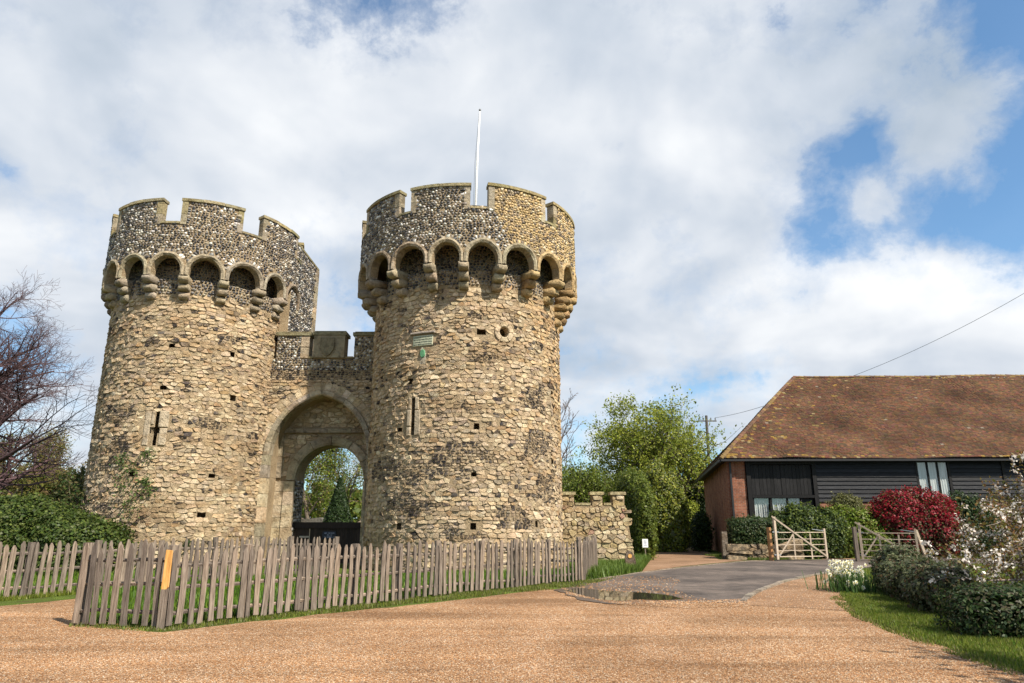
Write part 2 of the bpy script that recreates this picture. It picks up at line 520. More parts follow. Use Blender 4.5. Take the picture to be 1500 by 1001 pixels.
def flat_sheet(name, pts, z, mat, kind='structure', jitter=0.0, seed=1, step=0.5, wob=1.2):
    """a level sheet with an irregular outline, thin skirt turned down into what lies below"""
    rng = random.Random(seed)
    P = []
    n = len(pts)
    for i in range(n):
        a, b = Vector(pts[i]).to_2d(), Vector(pts[(i + 1) % n]).to_2d()
        k = max(1, int((b - a).length / step)) if jitter else 1
        k = min(k, 60)
        for j in range(k):
            q = a.lerp(b, j / k)
            if jitter:
                q = q + Vector((mnoise.noise((q.x * wob, q.y * wob, seed)), mnoise.noise((q.x * wob, q.y * wob, seed + 9)))) * jitter + Vector((rng.uniform(-1, 1), rng.uniform(-1, 1))) * jitter * 0.25
            P.append(q)
    me = bpy.data.meshes.new(name)
    me.from_pydata([(q.x, q.y, z) for q in P], [], [tuple(range(len(P)))])
    me.materials.append(MATS[mat])
    if me.polygons[0].normal.z < 0: me.flip_normals()
    o = link(name, me); o['kind'] = kind
    return o


# ------------------------------------------------------------------ helpers: fitted stonework
def clip(poly, nx, ny, d):
    out = []
    n = len(poly)
    for i in range(n):
        a = poly[i]; b = poly[(i + 1) % n]
        da = a[0] * nx + a[1] * ny - d; db = b[0] * nx + b[1] * ny - d
        if da <= 0: out.append(a)
        if (da < 0 < db) or (db < 0 < da):
            k = da / (da - db)
            out.append((a[0] + (b[0] - a[0]) * k, a[1] + (b[1] - a[1]) * k))
    return out


def cells(seeds, cell, aspect=1.6, bounds=None):
    """stones that fit each other: the Voronoi cells of the seeds, wider than high"""
    pts = [(x / aspect, y) for x, y in seeds]
    grid = {}
    for i, (x, y) in enumerate(pts):
        grid.setdefault((int(x // cell), int(y // cell)), []).append(i)
    out = []
    for i, (x, y) in enumerate(pts):
        gx, gy = int(x // cell), int(y // cell)
        nb = []
        for a in (-2, -1, 0, 1, 2):
            for b in (-2, -1, 0, 1, 2):
                nb += grid.get((gx + a, gy + b), ())
        nb = sorted(((pts[j][0] - x) ** 2 + (pts[j][1] - y) ** 2, j) for j in nb if j != i)[:16]
        r = cell * 1.1
        poly = [(x - r, y - r), (x + r, y - r), (x + r, y + r), (x - r, y + r)]
        for dd, j in nb:
            px, py = pts[j]
            nx, ny = px - x, py - y
            poly = clip(poly, nx, ny, nx * (x + px) / 2 + ny * (y + py) / 2)
            if len(poly) < 3: break
        if bounds and len(poly) >= 3:
            s0, s1, z0, z1 = bounds
            for q in ((-1, 0, -s0 / aspect), (1, 0, s1 / aspect), (0, -1, -z0), (0, 1, z1)):
                poly = clip(poly, *q)
                if len(poly) < 3: break
        if len(poly) >= 3: out.append((i, [(a * aspect, b) for a, b in poly]))
    return out


def course_seeds(L, z0, z1, h, wd, rng, patch=None):
    """seeds set out in rough courses; in the flint patches the courses break into small pieces"""
    out = []; small = []
    z = z0
    while z < z1:
        hh = h * rng.uniform(0.72, 1.35)
        s = rng.uniform(-wd, 0)
        ph = rng.uniform(0, 9)
        while s < L:
            ww = wd * rng.choice((0.4, 0.55, 0.7, 0.9, 1.0, 1.25, 1.6, 2.0)) * rng.uniform(0.85, 1.15)
            sx, sz = s + ww / 2, z + hh / 2 + 0.10 * hh * math.sin(s * 0.7 + ph) + rng.uniform(-0.2, 0.2) * hh
            if 0 <= sx <= L:
                if patch and patch(sx, sz):
                    k = max(1, int(ww / 0.13))
                    for a in range(k):
                        for b in range(2 if hh > 0.14 else 1):
                            out.append((s + ww * (a + 0.5) / k + rng.uniform(-0.03, 0.03), z + hh * (b + 0.5) / 2 + rng.uniform(-0.025, 0.025))); small.append(True)
                elif rng.random() < 0.16:
                    for a in range(max(2, int(ww / 0.14))):
                        out.append((s + ww * rng.random(), z + hh * rng.uniform(0.1, 0.9))); small.append(rng.random() < 0.3)
                else:
                    out.append((sx, sz)); small.append(False)
            s += ww
        z += hh
    return out, small


def stone_shape(poly, gap, H, rng, rings=2, round_=True):
    cx = sum(p[0] for p in poly) / len(poly); cy = sum(p[1] for p in poly) / len(poly)
    q = []
    n = len(poly)
    # drop needle edges
    poly = [p for i, p in enumerate(poly) if math.hypot(p[0] - poly[i - 1][0], p[1] - poly[i - 1][1]) > 0.012] or poly
    n = len(poly)
    if n < 3: return None
    if round_ and n <= 6:
        pp = []
        for i in range(n):
            a, b = poly[i], poly[(i + 1) % n]
            k = rng.uniform(0.06, 0.26)
            pp += [(a[0] + (b[0] - a[0]) * k, a[1] + (b[1] - a[1]) * k), (b[0] + (a[0] - b[0]) * k, b[1] + (a[1] - b[1]) * k)]
        poly = pp; n = len(poly)
    for x, y in poly:
        d = math.hypot(x - cx, y - cy) + 1e-6
        k = max(0.3, 1 - gap * rng.uniform(0.1, 1.9) / d)
        q.append((cx + (x - cx) * k, cy + (y - cy) * k))
    tx, ty = rng.uniform(-0.22, 0.22), rng.uniform(-0.25, 0.12)
    vs, fs = [], []
    prof = [(1.0, -0.04), (0.97, 0.7 * H), (0.87, H)] if rings == 2 else [(1.0, -0.02), (0.72, H)]
    for k, hh in prof:
        for x, y in q:
            dx, dy = (x - cx) * k, (y - cy) * k
            vs.append((cx + dx, cy + dy, hh + ((dx * tx + dy * ty) + rng.uniform(-0.3, 0.3) * H if hh > 0 else 0)))
    for r_ in range(len(prof) - 1):
        for i in range(n):
            j = (i + 1) % n
            fs.append((r_ * n + i, r_ * n + j, (r_ + 1) * n + j, (r_ + 1) * n + i))
    fs.append(tuple((len(prof) - 1) * n + i for i in range(n)))
    area = 0.5 * abs(sum(q[i][0] * q[(i + 1) % n][1] - q[(i + 1) % n][0] * q[i][1] for i in range(n)))
    return vs, fs, area, (cx, cy)


TAN = [(0.56, 0.435, 0.285), (0.60, 0.485, 0.335), (0.53, 0.40, 0.255), (0.47, 0.36, 0.235), (0.64, 0.53, 0.38), (0.41, 0.32, 0.22), (0.54, 0.395, 0.235), (0.38, 0.30, 0.22), (0.59, 0.465, 0.31), (0.56, 0.43, 0.285)]
FLINT = [(0.036, 0.032, 0.034), (0.05, 0.044, 0.044), (0.06, 0.052, 0.052), (0.13, 0.112, 0.10), (0.26, 0.21, 0.16), (0.42, 0.34, 0.24), (0.10, 0.083, 0.076), (0.47, 0.36, 0.235), (0.06, 0.052, 0.05)]
PFLINT = [(0.028, 0.027, 0.030), (0.05, 0.048, 0.05), (0.09, 0.085, 0.085), (0.15, 0.14, 0.13), (0.42, 0.40, 0.36), (0.60, 0.58, 0.54), (0.30, 0.25, 0.18), (0.20, 0.165, 0.125), (0.04, 0.036, 0.036), (0.24, 0.20, 0.15)]


def vary(c, rng, a=0.14):
    k = rng.uniform(1 - a, 1 + a)
    return tuple(max(0.0, x * k * rng.uniform(0.97, 1.03)) for x in c)


def score(p, n, area):
    """how large a piece shows from the camera stand"""
    d = Vector((0, 0, CAM_H)) - p
    L = d.length
    if p.y < 1: return 0
    return max(0.0, n.dot(d / L)) * area / (L * L)


def lay_stones(parent, seeds, small, frame, H, gap, seed, keep, colour, top=300, cell=0.5, aspect=2.0, part='stone', rest='rubble_facing', bounds=None):
    """fit stones to a surface: the ones that show largest become parts, the others one mass of rubble"""
    rng = random.Random(seed)
    lst = []
    for i, poly in cells(seeds, cell, aspect, bounds):
        cx = sum(p[0] for p in poly) / len(poly); cy = sum(p[1] for p in poly) / len(poly)
        if not keep(cx, cy, poly): continue
        sm = small[i]
        st = stone_shape(poly, gap * (1.1 if sm else 1), H * (rng.uniform(0.75, 1.35) if sm else rng.uniform(0.45, 1.6)), rng, 1 if sm else 2, not sm)
        if st is None: continue
        vs, fs, area, c0 = st
        p0 = Vector(frame(c0[0], c0[1], 0)); nn = Vector(frame(c0[0], c0[1], 1)) - p0
        lst.append((score(p0, nn, area) * (0.5 if sm else 1), [frame(*q) for q in vs], fs, colour(cx, cy, sm, rng)))
    lst.sort(key=lambda e: -e[0])
    for sc_, vs, fs, c in lst[:top]:
        if sc_ <= 0: break
        MB().add(vs, fs, c).build(part, 'rubble_stone', parent, False)
    mb = MB()
    for sc_, vs, fs, c in lst[top:]: mb.add(vs, fs, c)
    if mb.v: mb.build(rest, 'rubble_stone', parent, False, 'stuff')


def lay_flint(parent, L, z0, z1, frame, seed, keep, size=0.115, H=0.035, colour=None, name='flint_facing'):
    rng = random.Random(seed)
    seeds = []
    z = z0
    while z < z1:
        s = rng.uniform(0, size)
        while s < L:
            seeds.append((s + rng.uniform(-0.3, 0.3) * size, z + rng.uniform(-0.3, 0.3) * size)); s += size * rng.uniform(0.85, 1.4)
        z += size * 0.85
    mb = MB()
    for i, poly in cells([q for q in seeds if keep(q[0], q[1])], size * 1.5, 1.1, (0, L, z0 - 0.05, z1 + 0.03)):
        if len(poly) > 8: continue
        st = stone_shape(poly, 0.012 * rng.uniform(0.6, 2.2), H * rng.uniform(0.4, 1.3), rng, 1, False)
        if st is None: continue
        vs, fs, area, c0 = st
        if area > size * size * 3: continue
        mb.add([frame(*q) for q in vs], fs, vary(colour(c0[0], c0[1], rng) if colour else rng.choice(PFLINT), rng, 0.2))
    return mb.build(name, 'flint', parent, True, 'stuff')


DRESS = [(0.34, 0.28, 0.195), (0.38, 0.315, 0.22), (0.29, 0.24, 0.175), (0.33, 0.28, 0.215)]
LICHEN = [(0.27, 0.235, 0.13), (0.31, 0.265, 0.155), (0.235, 0.21, 0.13), (0.33, 0.27, 0.14)]


def block(frame, s0, s1, z0, z1, h0, h1, color, bevel=0.02, nseg=1):
    """a squared stone laid on a surface frame, edges worn"""
    mb = MB()
    b = bevel
    prof = [(0, h0), (0, h1 - b), (b, h1)]
    out = []
    rings = []
    for ins, h in prof:
        a0, a1, c0, c1 = s0 + ins, s1 - ins, z0 + ins, z1 - ins
        ring = [(a0 + (a1 - a0) * k / nseg, c0) for k in range(nseg + 1)] + [(a1 - (a1 - a0) * k / nseg, c1) for k in range(nseg + 1)]
        rings.append([frame(x, y, h) for x, y in ring])
    n = len(rings[0])
    vs = [p for r_ in rings for p in r_]
    fs = []
    for r_ in range(2):
        for i in range(n):
            j = (i + 1) % n
            fs.append((r_ * n + i, r_ * n + j, (r_ + 1) * n + j, (r_ + 1) * n + i))
    for k in range(nseg):
        fs.append((2 * n + k, 2 * n + k + 1, 2 * n + n - 2 - k, 2 * n + n - 1 - k))
        fs.append((n - 1 - k, n - 2 - k, k + 1, k))
    return mb.add(vs, fs, color)

# ------------------------------------------------------------------ the ground
GROUND = flat_sheet('ground', [(-900, -60), (900, -60), (900, 1800), (-900, 1800)], -0.004, 'turf')
fore = [(-30, 13.6), G(-200, 897), G(0, 888), G(70, 882), G(120, 876), G(118, 916), G(170, 922), G(240, 926), G(390, 909), G(500, 897.5), G(600, 887), G(700, 876), G(800, 863), G(860, 867), G(940, 876), G(1000, 880), G(1092, 884),
        G(1160, 884), G(1222, 886), G(1262, 904), G(1310, 925), G(1400, 954), G(1500, 988), (6.6, 6.0), (12, -8), (-30, -8)]
flat_sheet('gravel_forecourt', fore, 0.004, 'gravel', jitter=0.10, seed=3, step=0.25, wob=1.6)
dirt = [G(1078, 886), G(1096, 874), G(1115, 864), G(1150, 851), G(1224, 837), G(1228, 868), G(1250, 896), G(1215, 894), G(1150, 890)]
flat_sheet('dirt_apron', dirt, 0.009, 'lane_dirt', jitter=0.09, seed=5, step=0.25)
roadp = [G(832, 862), G(870, 848), G(940, 839), G(1000, 831), G(1050, 826), G(1100, 821.5), G(1160, 820.5), (16, 33.9), (22, 35.0), (60, 36.0), (60, 31.0), (26, 30.6), (17.5, 29.4), G(1290, 829.5), G(1225, 838), G(1150, 853), G(1112, 868), G(1091, 884), G(1000, 884), G(900, 877)]
flat_sheet('road', roadp, 0.014, 'tarmac', jitter=0.03, seed=7, step=0.4)
lanep = [G(884, 847), G(930, 836), G(938, 815), G(948, 803.5), (9.6, 56), (9.8, 75), (13.0, 75), (13.4, 56), (12.6, 48), (11.2, 40), G(1052, 820), G(1100, 820.5), G(1050, 825), G(1000, 830), G(940, 838)]
flat_sheet('lane', lanep, 0.006, 'lane_dirt', jitter=0.08, seed=9, step=0.4)
gatewayp = [G(1205, 819.5), G(1262, 819.5), (17.3, 36.0), (15.2, 36.0)]
flat_sheet('gateway_path', gatewayp, 0.007, 'lane_dirt', jitter=0.06, seed=11, step=0.4)
spill = [G(838, 861), G(872, 851), G(910, 846), G(960, 845), G(1000, 850), G(985, 862), G(1010, 874), G(1040, 880), G(1000, 886), G(930, 884), G(870, 874)]
# flat_sheet('gravel_spill', spill, 0.0165, 'lane_dirt', jitter=0.22, seed=12, step=0.2, wob=1.4)
pud = [G(826, 866), G(850, 862.5), G(880, 866), G(915, 868.5), G(950, 870), G(985, 874), G(1003, 879), G(975, 881), G(940, 880), G(905, 882), G(880, 880), G(855, 874)]
wet = [G(812, 866), G(845, 858), G(885, 861), G(930, 864), G(970, 867), G(1010, 874), G(1022, 882), G(980, 886), G(930, 886), G(890, 886), G(850, 880)]
flat_sheet('damp_ground', wet, 0.0175, 'wet_dirt', jitter=0.16, seed=14, step=0.15, wob=2.0)
pd = flat_sheet('puddle', pud, 0.0215, 'water', jitter=0.07, seed=13, step=0.2, wob=2.5)


def kerb_run(pts, name, wd=0.13, hgt=0.045, L=0.9, colr=(0.34, 0.30, 0.25)):
    """edging stones laid end to end"""
    root = empty(name, Vector(pts[0])); root['kind'] = 'structure'
    rng = random.Random(4)
    P = [Vector(p).to_2d() for p in pts]
    dist = [0.0]
    for a, b in zip(P, P[1:]): dist.append(dist[-1] + (b - a).length)

    def at(s):
        s = min(max(s, 0), dist[-1])
        for i in range(len(P) - 1):
            if s <= dist[i + 1]: return P[i].lerp(P[i + 1], (s - dist[i]) / (dist[i + 1] - dist[i]))
        return P[-1]
    s = 0
    while s < dist[-1] - 0.2:
        e = min(s + L, dist[-1])
        a, b = at(s + 0.012), at(e - 0.012)
        z = hgt + rng.uniform(-0.008, 0.008)
        mb = MB().bar((a.x, a.y, z / 2 - 0.04), (b.x, b.y, z / 2 - 0.04), wd * rng.uniform(0.9, 1.1), z + 0.08, Vector((0, 0, 1)), vary(colr, rng, 0.12))
        mb.build('kerb_stone', 'dressed_stone', root)
        s = e
    return root


kerb_run([G(868, 850.5), G(940, 839.5), G(1000, 832), G(1050, 827), G(1100, 822.3), G(1134, 821.5)], 'kerb', 0.10, 0.03, 0.9, (0.26, 0.21, 0.16))
kr = [G(1089, 882), G(1098, 874), G(1112, 867), G(1150, 852.5), G(1190, 844), G(1226, 837.5)]
kerb_run(kr, 'kerb', 0.13, 0.05, 0.8, (0.27, 0.23, 0.185))

# ------------------------------------------------------------------ the gatehouse towers
def pol(d, a):
    a = R(a); return Vector((d * math.sin(a), d * math.cos(a)))


def tower_frame(C, r):
    f = -C.normalized(); rt = Vector((-f.y, f.x))

    def fr(s, z, h):                        # s = arc length along the wall, 0 at the back
        ph = s / r - math.pi
        d = f * math.cos(ph) + rt * math.sin(ph)
        q = C + d * (r + h)
        return (q.x, q.y, z)
    return fr


def S(phi, r): return (R(phi) + math.pi) * r     # azimuth (degrees, 0 faces the camera stand) to arc length


def arc_slab(fr, r, p0, p1, z0, z1, h0, h1, color, step=3.0):
    """a curved squared piece between two azimuths"""
    n = max(1, int(math.ceil(abs(p1 - p0) / step)))
    mb = MB(); vs = []; fs = []
    for k in range(n + 1):
        s = S(p0 + (p1 - p0) * k / n, r)
        vs += [fr(s, z0, h0), fr(s, z0, h1), fr(s, z1, h1), fr(s, z1, h0)]
    for k in range(n):
        for a in range(4):
            b = (a + 1) % 4
            fs.append((k * 4 + a, (k + 1) * 4 + a, (k + 1) * 4 + b, k * 4 + b))
    fs += [(3, 2, 1, 0), tuple(n * 4 + a for a in range(4))]
    return mb.add(vs, fs, color)


def corbel_mesh(length, color, seed, wd=0.36, ht=0.30):
    """one corbel stone: squared behind, round nose in front; x outwards, z up"""
    rng = random.Random(seed)
    prof = [(-0.25, 0.0), (-0.25, ht)]
    nose = []
    for a in range(80, -91, -28):
        nose.append((length - 0.16 + 0.16 * math.cos(R(a)), ht * 0.5 + ht * 0.5 * math.sin(R(a))))
    prof = prof + nose
    mb = MB()
    n = len(prof)
    vs = []
    for y, k in ((-wd / 2, 0.96), (-wd / 2 + 0.03, 1.0), (wd / 2 - 0.03, 1.0), (wd / 2, 0.96)):
        for x, z in prof:
            vs.append((x * (k if x > 0 else 1) + rng.uniform(-0.03, 0.02), y + rng.uniform(-0.02, 0.02), (z - ht / 2) * k + ht / 2 + rng.uniform(-0.02, 0.015)))
    fs = [tuple(range(n)), tuple(reversed(range(3 * n, 4 * n)))]
    for q in range(3):
        for i in range(n):
            j = (i + 1) % n
            fs.append((q * n + j, q * n + i, (q + 1) * n + i, (q + 1) * n + j))
    mb.add(vs, fs, color)
    return mb.mesh('corbel_stone', 'dressed_stone', True)


def make_tower(label, C, r, Rp, corbels, merlons, holes, slabs, patch, seed, tall=(), gold=None, dark=None):
    root = empty('gatehouse_tower', (C.x, C.y, 0), label, 'tower', 'round towers of the gatehouse')
    rng = random.Random(seed)
    fr, frp = tower_frame(C, r), tower_frame(C, Rp)
    L = 2 * math.pi * r
    ZB, ZS, ZC, ZE, ZT = 10.1, 11.0, 11.78, 13.12, 14.08      # corbel foot, arch spring, arch crown, crenel sill, merlon top
    # the mortared core with real recesses where the holes are
    dphi = 1.0; dz = 0.075
    nph = int(360 / dphi); nz = int((12.9 + 0.3) / dz)
    ang = np.radians(np.arange(nph) * dphi - 180.0)
    f = -C.normalized(); rt = Vector((-f.y, f.x))
    zz = -0.3 + np.arange(nz + 1) * dz
    vx = C.x + r * (np.cos(ang) * f.x + np.sin(ang) * rt.x); vy = C.y + r * (np.cos(ang) * f.y + np.sin(ang) * rt.y)
    V = np.zeros((nz + 1, nph, 3), np.float32)
    V[..., 0] = vx[None]; V[..., 1] = vy[None]; V[..., 2] = zz[:, None]
    # the mortar is smeared unevenly over the stones
    sm_ = np.array([[mnoise.noise((math.sin(a) * r * 1.5 + seed, math.cos(a) * r * 1.5, z_ * 2.4)) + 0.7 * mnoise.noise((math.sin(a) * r * 5 + seed, math.cos(a) * r * 5, z_ * 6)) for a in ang] for z_ in zz])
    sm_ = 0.004 + 0.020 * np.clip(sm_ + 0.25, -0.2, 1.1)
    sm_[zz > 10.98] -= 0.38              # the wall is set back behind the arches to deepen their shade
    V[..., 0] += sm_ * ((np.cos(ang) * f.x + np.sin(ang) * rt.x)[None]); V[..., 1] += sm_ * ((np.cos(ang) * f.y + np.sin(ang) * rt.y)[None])
    idx = np.arange((nz + 1) * nph).reshape(nz + 1, nph)
    Fq = np.stack([idx[:-1], np.roll(idx[:-1], -1, 1), np.roll(idx[1:], -1, 1), idx[1:]], -1)
    phc = np.arange(nph) * dphi - 180.0 + dphi / 2
    zc = (zz[:-1] + zz[1:]) / 2
    live = np.ones((nz, nph), bool)
    for (ph, z, wd, ht) in holes:
        dx_, dz_ = np.abs((phc[None] - ph) * math.pi / 180 * r), np.abs(zc[:, None] - z)
        live &= ~((dx_ < wd / 2) & (dz_ < ht / 2))
    core = np_mesh('core', V.reshape(-1, 3), Fq[live], None, 'mortar', True)
    link('core', core, root)
    for (ph, z, wd, ht) in holes:            # the lining of each hole
        mb = MB()
        s0 = S(ph, r)
        a, b = wd / 2 + 0.08, ht / 2 + 0.08
        q = [(s0 - a, z - b), (s0 + a, z - b), (s0 + a, z + b), (s0 - a, z + b)]
        vs = [fr(x, y, -0.005) for x, y in q] + [fr(x, y, -0.6) for x, y in q]
        mb.add(vs, [(0, 1, 5, 4), (1, 2, 6, 5), (2, 3, 7, 6), (3, 0, 4, 7), (4, 5, 6, 7)])
        mb.build('putlog_hole' if ht < 0.5 else 'arrow_slit', 'mortar', root)
    # dressed slabs set in the rubble
    for (ph0, ph1, z0, z1, c, h) in slabs:
        block(fr, S(ph0, r), S(ph1, r), z0, z1, -0.05, h, c, 0.025, 2).build('dressed_slab', 'dressed_stone', root)

    def keep(s, z, poly):
        ph = math.degrees(s / r - math.pi)
        if label.startswith('nearer') and math.hypot(R(ph - 20.5) * r, z - 8.57) < 0.42: return False
        for (hp, hz, wd, ht) in holes:
            if abs(R(ph - hp) * r) < wd / 2 + 0.07 and abs(z - hz) < ht / 2 + 0.05: return False
        for (a, b, z0, z1, c, h) in slabs:
            if a - 1.2 < ph < b + 1.2 and z0 - 0.06 < z < z1 + 0.06: return False
        return z < ZB + 0.25 and min(p[1] for p in poly) > -0.4

    def colour(s, z, sm, rng):
        if sm: return vary(rng.choice(FLINT), rng)
        ph = math.degrees(s / r - math.pi)
        k = mnoise.noise((s * 0.35, z * 0.45, seed))
        c = rng.choice(TAN)
        if rng.random() < 0.04: c = rng.choice(FLINT[2:5])
        if rng.random() < 0.03: c = (0.42, 0.28, 0.15)
        v = 1 + 0.26 * k
        if gold and gold(ph, z): c = (c[0] * 1.04, c[1] * 0.95, c[2] * 0.82)
        return vary((c[0] * v, c[1] * v, c[2] * v), rng)

    seeds, small = course_seeds(L, -0.1, ZB + 0.2, 0.15, 0.27, rng, patch)
    lay_stones(root, seeds, small, fr, 0.032, 0.006, seed, keep, colour)

    # corbels: three stones each, stepping out to carry the parapet
    pro = Rp - r
    nst = len(corbels)
    cols_ = []
    cm = {}
    for k, ph in enumerate(corbels):
        d = f * math.cos(R(ph)) + rt * math.sin(R(ph))
        base = C + d * r
        n = 5 if any(abs(ph - q) < 1 for q in tall) else 3
        cb = empty('corbel', (base.x, base.y, ZB))
        cb.parent = root; cb.matrix_parent_inverse = Matrix.Translation(-Vector((C.x, C.y, 0)))
        if gold and gold(ph, 11): base_c = (0.43, 0.31, 0.165)
        else: base_c = random.Random(seed * 31 + k).choice(DRESS)
        for j in range(n):
            lev = j - (n - 3)
            ln = pro * (0.36 + 0.34 * j) if n == 3 else pro * (0.24 + 0.20 * j)
            me = corbel_mesh(ln + 0.05, vary(base_c, rng, 0.12), seed * 100 + k * 7 + j)
            o = link('corbel_stone', me, None)
            o.parent = cb
            o.location = (0, 0, lev * 0.305)
            o.rotation_euler = (0, 0, math.atan2(d.y, d.x) + rng.uniform(-0.06, 0.06))
    # arches from corbel to corbel and the parapet they carry
    cs = sorted(corbels)
    bays = []
    for a, b in zip(cs, cs[1:] + [cs[0] + 360]): bays.append(((a + b) / 2, (b - a) / 2))
    hw = 0.15 / Rp

    def zlow(ph):
        for m_, half in bays:
            d = (ph - m_ + 540) % 360 - 180
            if abs(d) <= half:
                w_ = R(half) - hw
                x = abs(R(d)) / w_
                if x >= 1: return ZS
                return ZS + (ZC - ZS) * math.sqrt(1 - x * x) * 0.8 + (ZC - ZS) * 0.2 * min(1, (1 - x) * 12)
        return ZS
    phs = sorted(set([i * 1.5 - 180 for i in range(240)] + [c_ + s_ * (math.degrees(hw) + e_) for c_ in cs for s_ in (-1, 1) for e_ in (0, 0.12, 0.5)]))
    mb = MB(); vs = []; fs = []
    T = 0.30
    for ph in phs:
        s = S(ph, Rp); zl = zlow((ph + 180) % 360 - 180)
        vs += [frp(s, zl, 0), frp(s, ZE, 0), frp(s, ZE, -T), frp(s, zl, -T)]
    n = len(phs)
    for i in range(n):
        j = (i + 1) % n
        for a in range(4):
            b = (a + 1) % 4
            fs.append((i * 4 + a, j * 4 + a, j * 4 + b, i * 4 + b))
    mb.add(vs, fs).build('parapet', 'mortar', root)
    # unseen deck that closes the tower, added to block sky light behind the parapet
    mb = MB()
    ring = [frp(S(i * 10 - 180, Rp), 12.98, -0.2) for i in range(36)]
    ring2 = [frp(S(i * 10 - 180, Rp), 12.8, -0.2) for i in range(36)]
    mb.add(ring + ring2, [tuple(range(36)), tuple(range(71, 35, -1))] + [(i, (i + 1) % 36, 36 + (i + 1) % 36, 36 + i) for i in range(36)])
    mb.build('sky_blocking_deck', 'mortar', root)
    # moulded arch rings
    for m_, half in bays:
        w_ = R(half) * Rp - 0.15
        c_ = (0.44, 0.32, 0.17) if (gold and gold(m_, 11)) else vary(rng.choice(DRESS), rng, 0.1)
        pts = []
        K = 14
        for k in range(K + 1):
            a = math.pi * k / K
            pts.append((-math.cos(a), math.sin(a)))
        mb = MB(); vs = []; fs = []
        th = 0.17
        for x, y in pts:
            zi = ZS + (ZC - ZS) * (0.8 * y + 0.2 * min(1, y * 6)) - 0.015
            zo = zi + th * (0.35 + 0.65 * y) if y > 0.02 else zi
            si = S(m_, Rp) + x * w_; so = S(m_, Rp) + x * (w_ + th * 0.85)
            if abs(x) > 0.98: zi = ZS - 0.02; zo = ZS - 0.02
            jt = rng.uniform(-0.02, 0.02); zo += rng.uniform(-0.025, 0.02); zi += rng.uniform(-0.012, 0.012)
            vs += [frp(si, zi, -0.3), frp(si, zi, 0.03), frp((si + so) / 2, (zi + zo) / 2, 0.085 + jt), frp(so, zo, 0.055), frp(so, zo, -0.1)]
        for k in range(K):
            for a in range(4):
                fs.append((k * 5 + a, (k + 1) * 5 + a, (k + 1) * 5 + a + 1, k * 5 + a + 1))
        mb.add(vs, fs, c_).build('arch_ring', 'dressed_stone', root, False)
    # merlons with dressed jambs and copings
    for k, (p0, p1) in enumerate(merlons):
        top = ZT + rng.uniform(-0.04, 0.06)
        mo = arc_slab(frp, Rp, p0, p1, ZE - 0.003, top, -T + 0.003, -0.003, None).build('merlon', 'mortar', root)
        jw = math.degrees(0.2 / Rp)
        for a, b in ((p0 - 0.4, p0 + jw), (p1 - jw, p1 + 0.4)):
            zs = [ZE - 0.02, ZE + 0.42, top - 0.01]
            for z0, z1 in zip(zs, zs[1:]):
                arc_slab(frp, Rp, a, b, z0, z1 - 0.012, -T + 0.02, 0.025 + rng.uniform(0, 0.02), vary(rng.choice(DRESS + LICHEN[:1]), rng)).build('jamb_stone', 'dressed_stone', mo)
        nseg = max(2, int((p1 - p0) / 10))
        for j in range(nseg):
            a = p0 - 0.9 + (p1 - p0 + 1.8) * j / nseg; b = p0 - 0.9 + (p1 - p0 + 1.8) * (j + 1) / nseg
            dz_ = rng.uniform(-0.015, 0.02)
            arc_slab(frp, Rp, a + 0.1, b - 0.1, top + dz_, top + 0.12 + dz_, -T - 0.04, 0.07, vary(rng.choice(LICHEN), rng)).build('coping_stone', 'dressed_stone', mo)
    mer = sorted(merlons)
    for (a0, a1), (b0, b1) in zip(mer, mer[1:] + [(mer[0][0] + 360, mer[0][1] + 360)]):
        arc_slab(frp, Rp, a1 + 0.5, b0 - 0.5, ZE + 0.004, ZE + 0.09, -T - 0.02, 0.05, vary(rng.choice(LICHEN), rng)).build('crenel_sill', 'dressed_stone', root)

    # knapped flint over parapet, merlons and the wall behind the corbels
    def inmer(ph):
        for a, b in merlons:
            for q in (ph, ph + 360, ph - 360):
                if a + jw + 0.3 < q < b - jw - 0.3: return 1
        return 0
    jw = math.degrees(0.2 / Rp)

    def keepf(s, z):
        ph = math.degrees(s / Rp - math.pi)
        if z > ZE - 0.03: return inmer(ph) and z < ZT - 0.05
        m_, half = min(bays, key=lambda q: abs((ph - q[0] + 540) % 360 - 180))
        x = R((ph - m_ + 540) % 360 - 180) * Rp
        w_ = R(half) * Rp
        if abs(x) < w_:
            zo = ZS + 0.16 + (ZC - ZS + 0.05) * math.sqrt(max(0, 1 - (x / (w_ + 0.02)) ** 2))
            return z > zo + 0.03
        return z > ZS + 0.3

    def colf(s, z, rng):
        ph = math.degrees(s / Rp - math.pi)
        if dark and dark(ph, z): return rng.choice(PFLINT[:4] + PFLINT[8:9] + PFLINT[7:8])
        if gold and gold(ph, z):
            return rng.choice([(0.48, 0.335, 0.15), (0.51, 0.36, 0.165), (0.46, 0.32, 0.145), (0.48, 0.34, 0.15), (0.50, 0.35, 0.16), (0.12, 0.09, 0.065), (0.16, 0.12, 0.08), (0.54, 0.44, 0.28)])
        return rng.choice(PFLINT)
    lay_flint(root, 2 * math.pi * Rp, ZS + 0.05, ZT, frp, seed + 1, keepf, 0.115, 0.035, colf)
    lay_flint(root, L, ZB + 0.28, 10.94, fr, seed + 2, lambda s, z: True, 0.13, 0.05, lambda s, z, r_: r_.choice(PFLINT[:4] + PFLINT[6:]), 'corbel_flint')  # palest flints left out: shade behind the corbels put into the colour
    lay_flint(root, L, 11.0, 12.7, lambda s, z, h: fr(s, z, h - 0.37), seed + 3, lambda s, z: True, 0.13, 0.05, lambda s, z, r_: r_.choice(PFLINT[:4] + PFLINT[7:9]), 'recess_flint')  # dark flints only: the deep shade under the arches painted into their colour
    return root, fr, frp


CR, RR, PR = pol(28.26, -3.85), 3.86, 4.62
CL, RL, PL = pol(31.9, -25.3), 3.45, 3.93


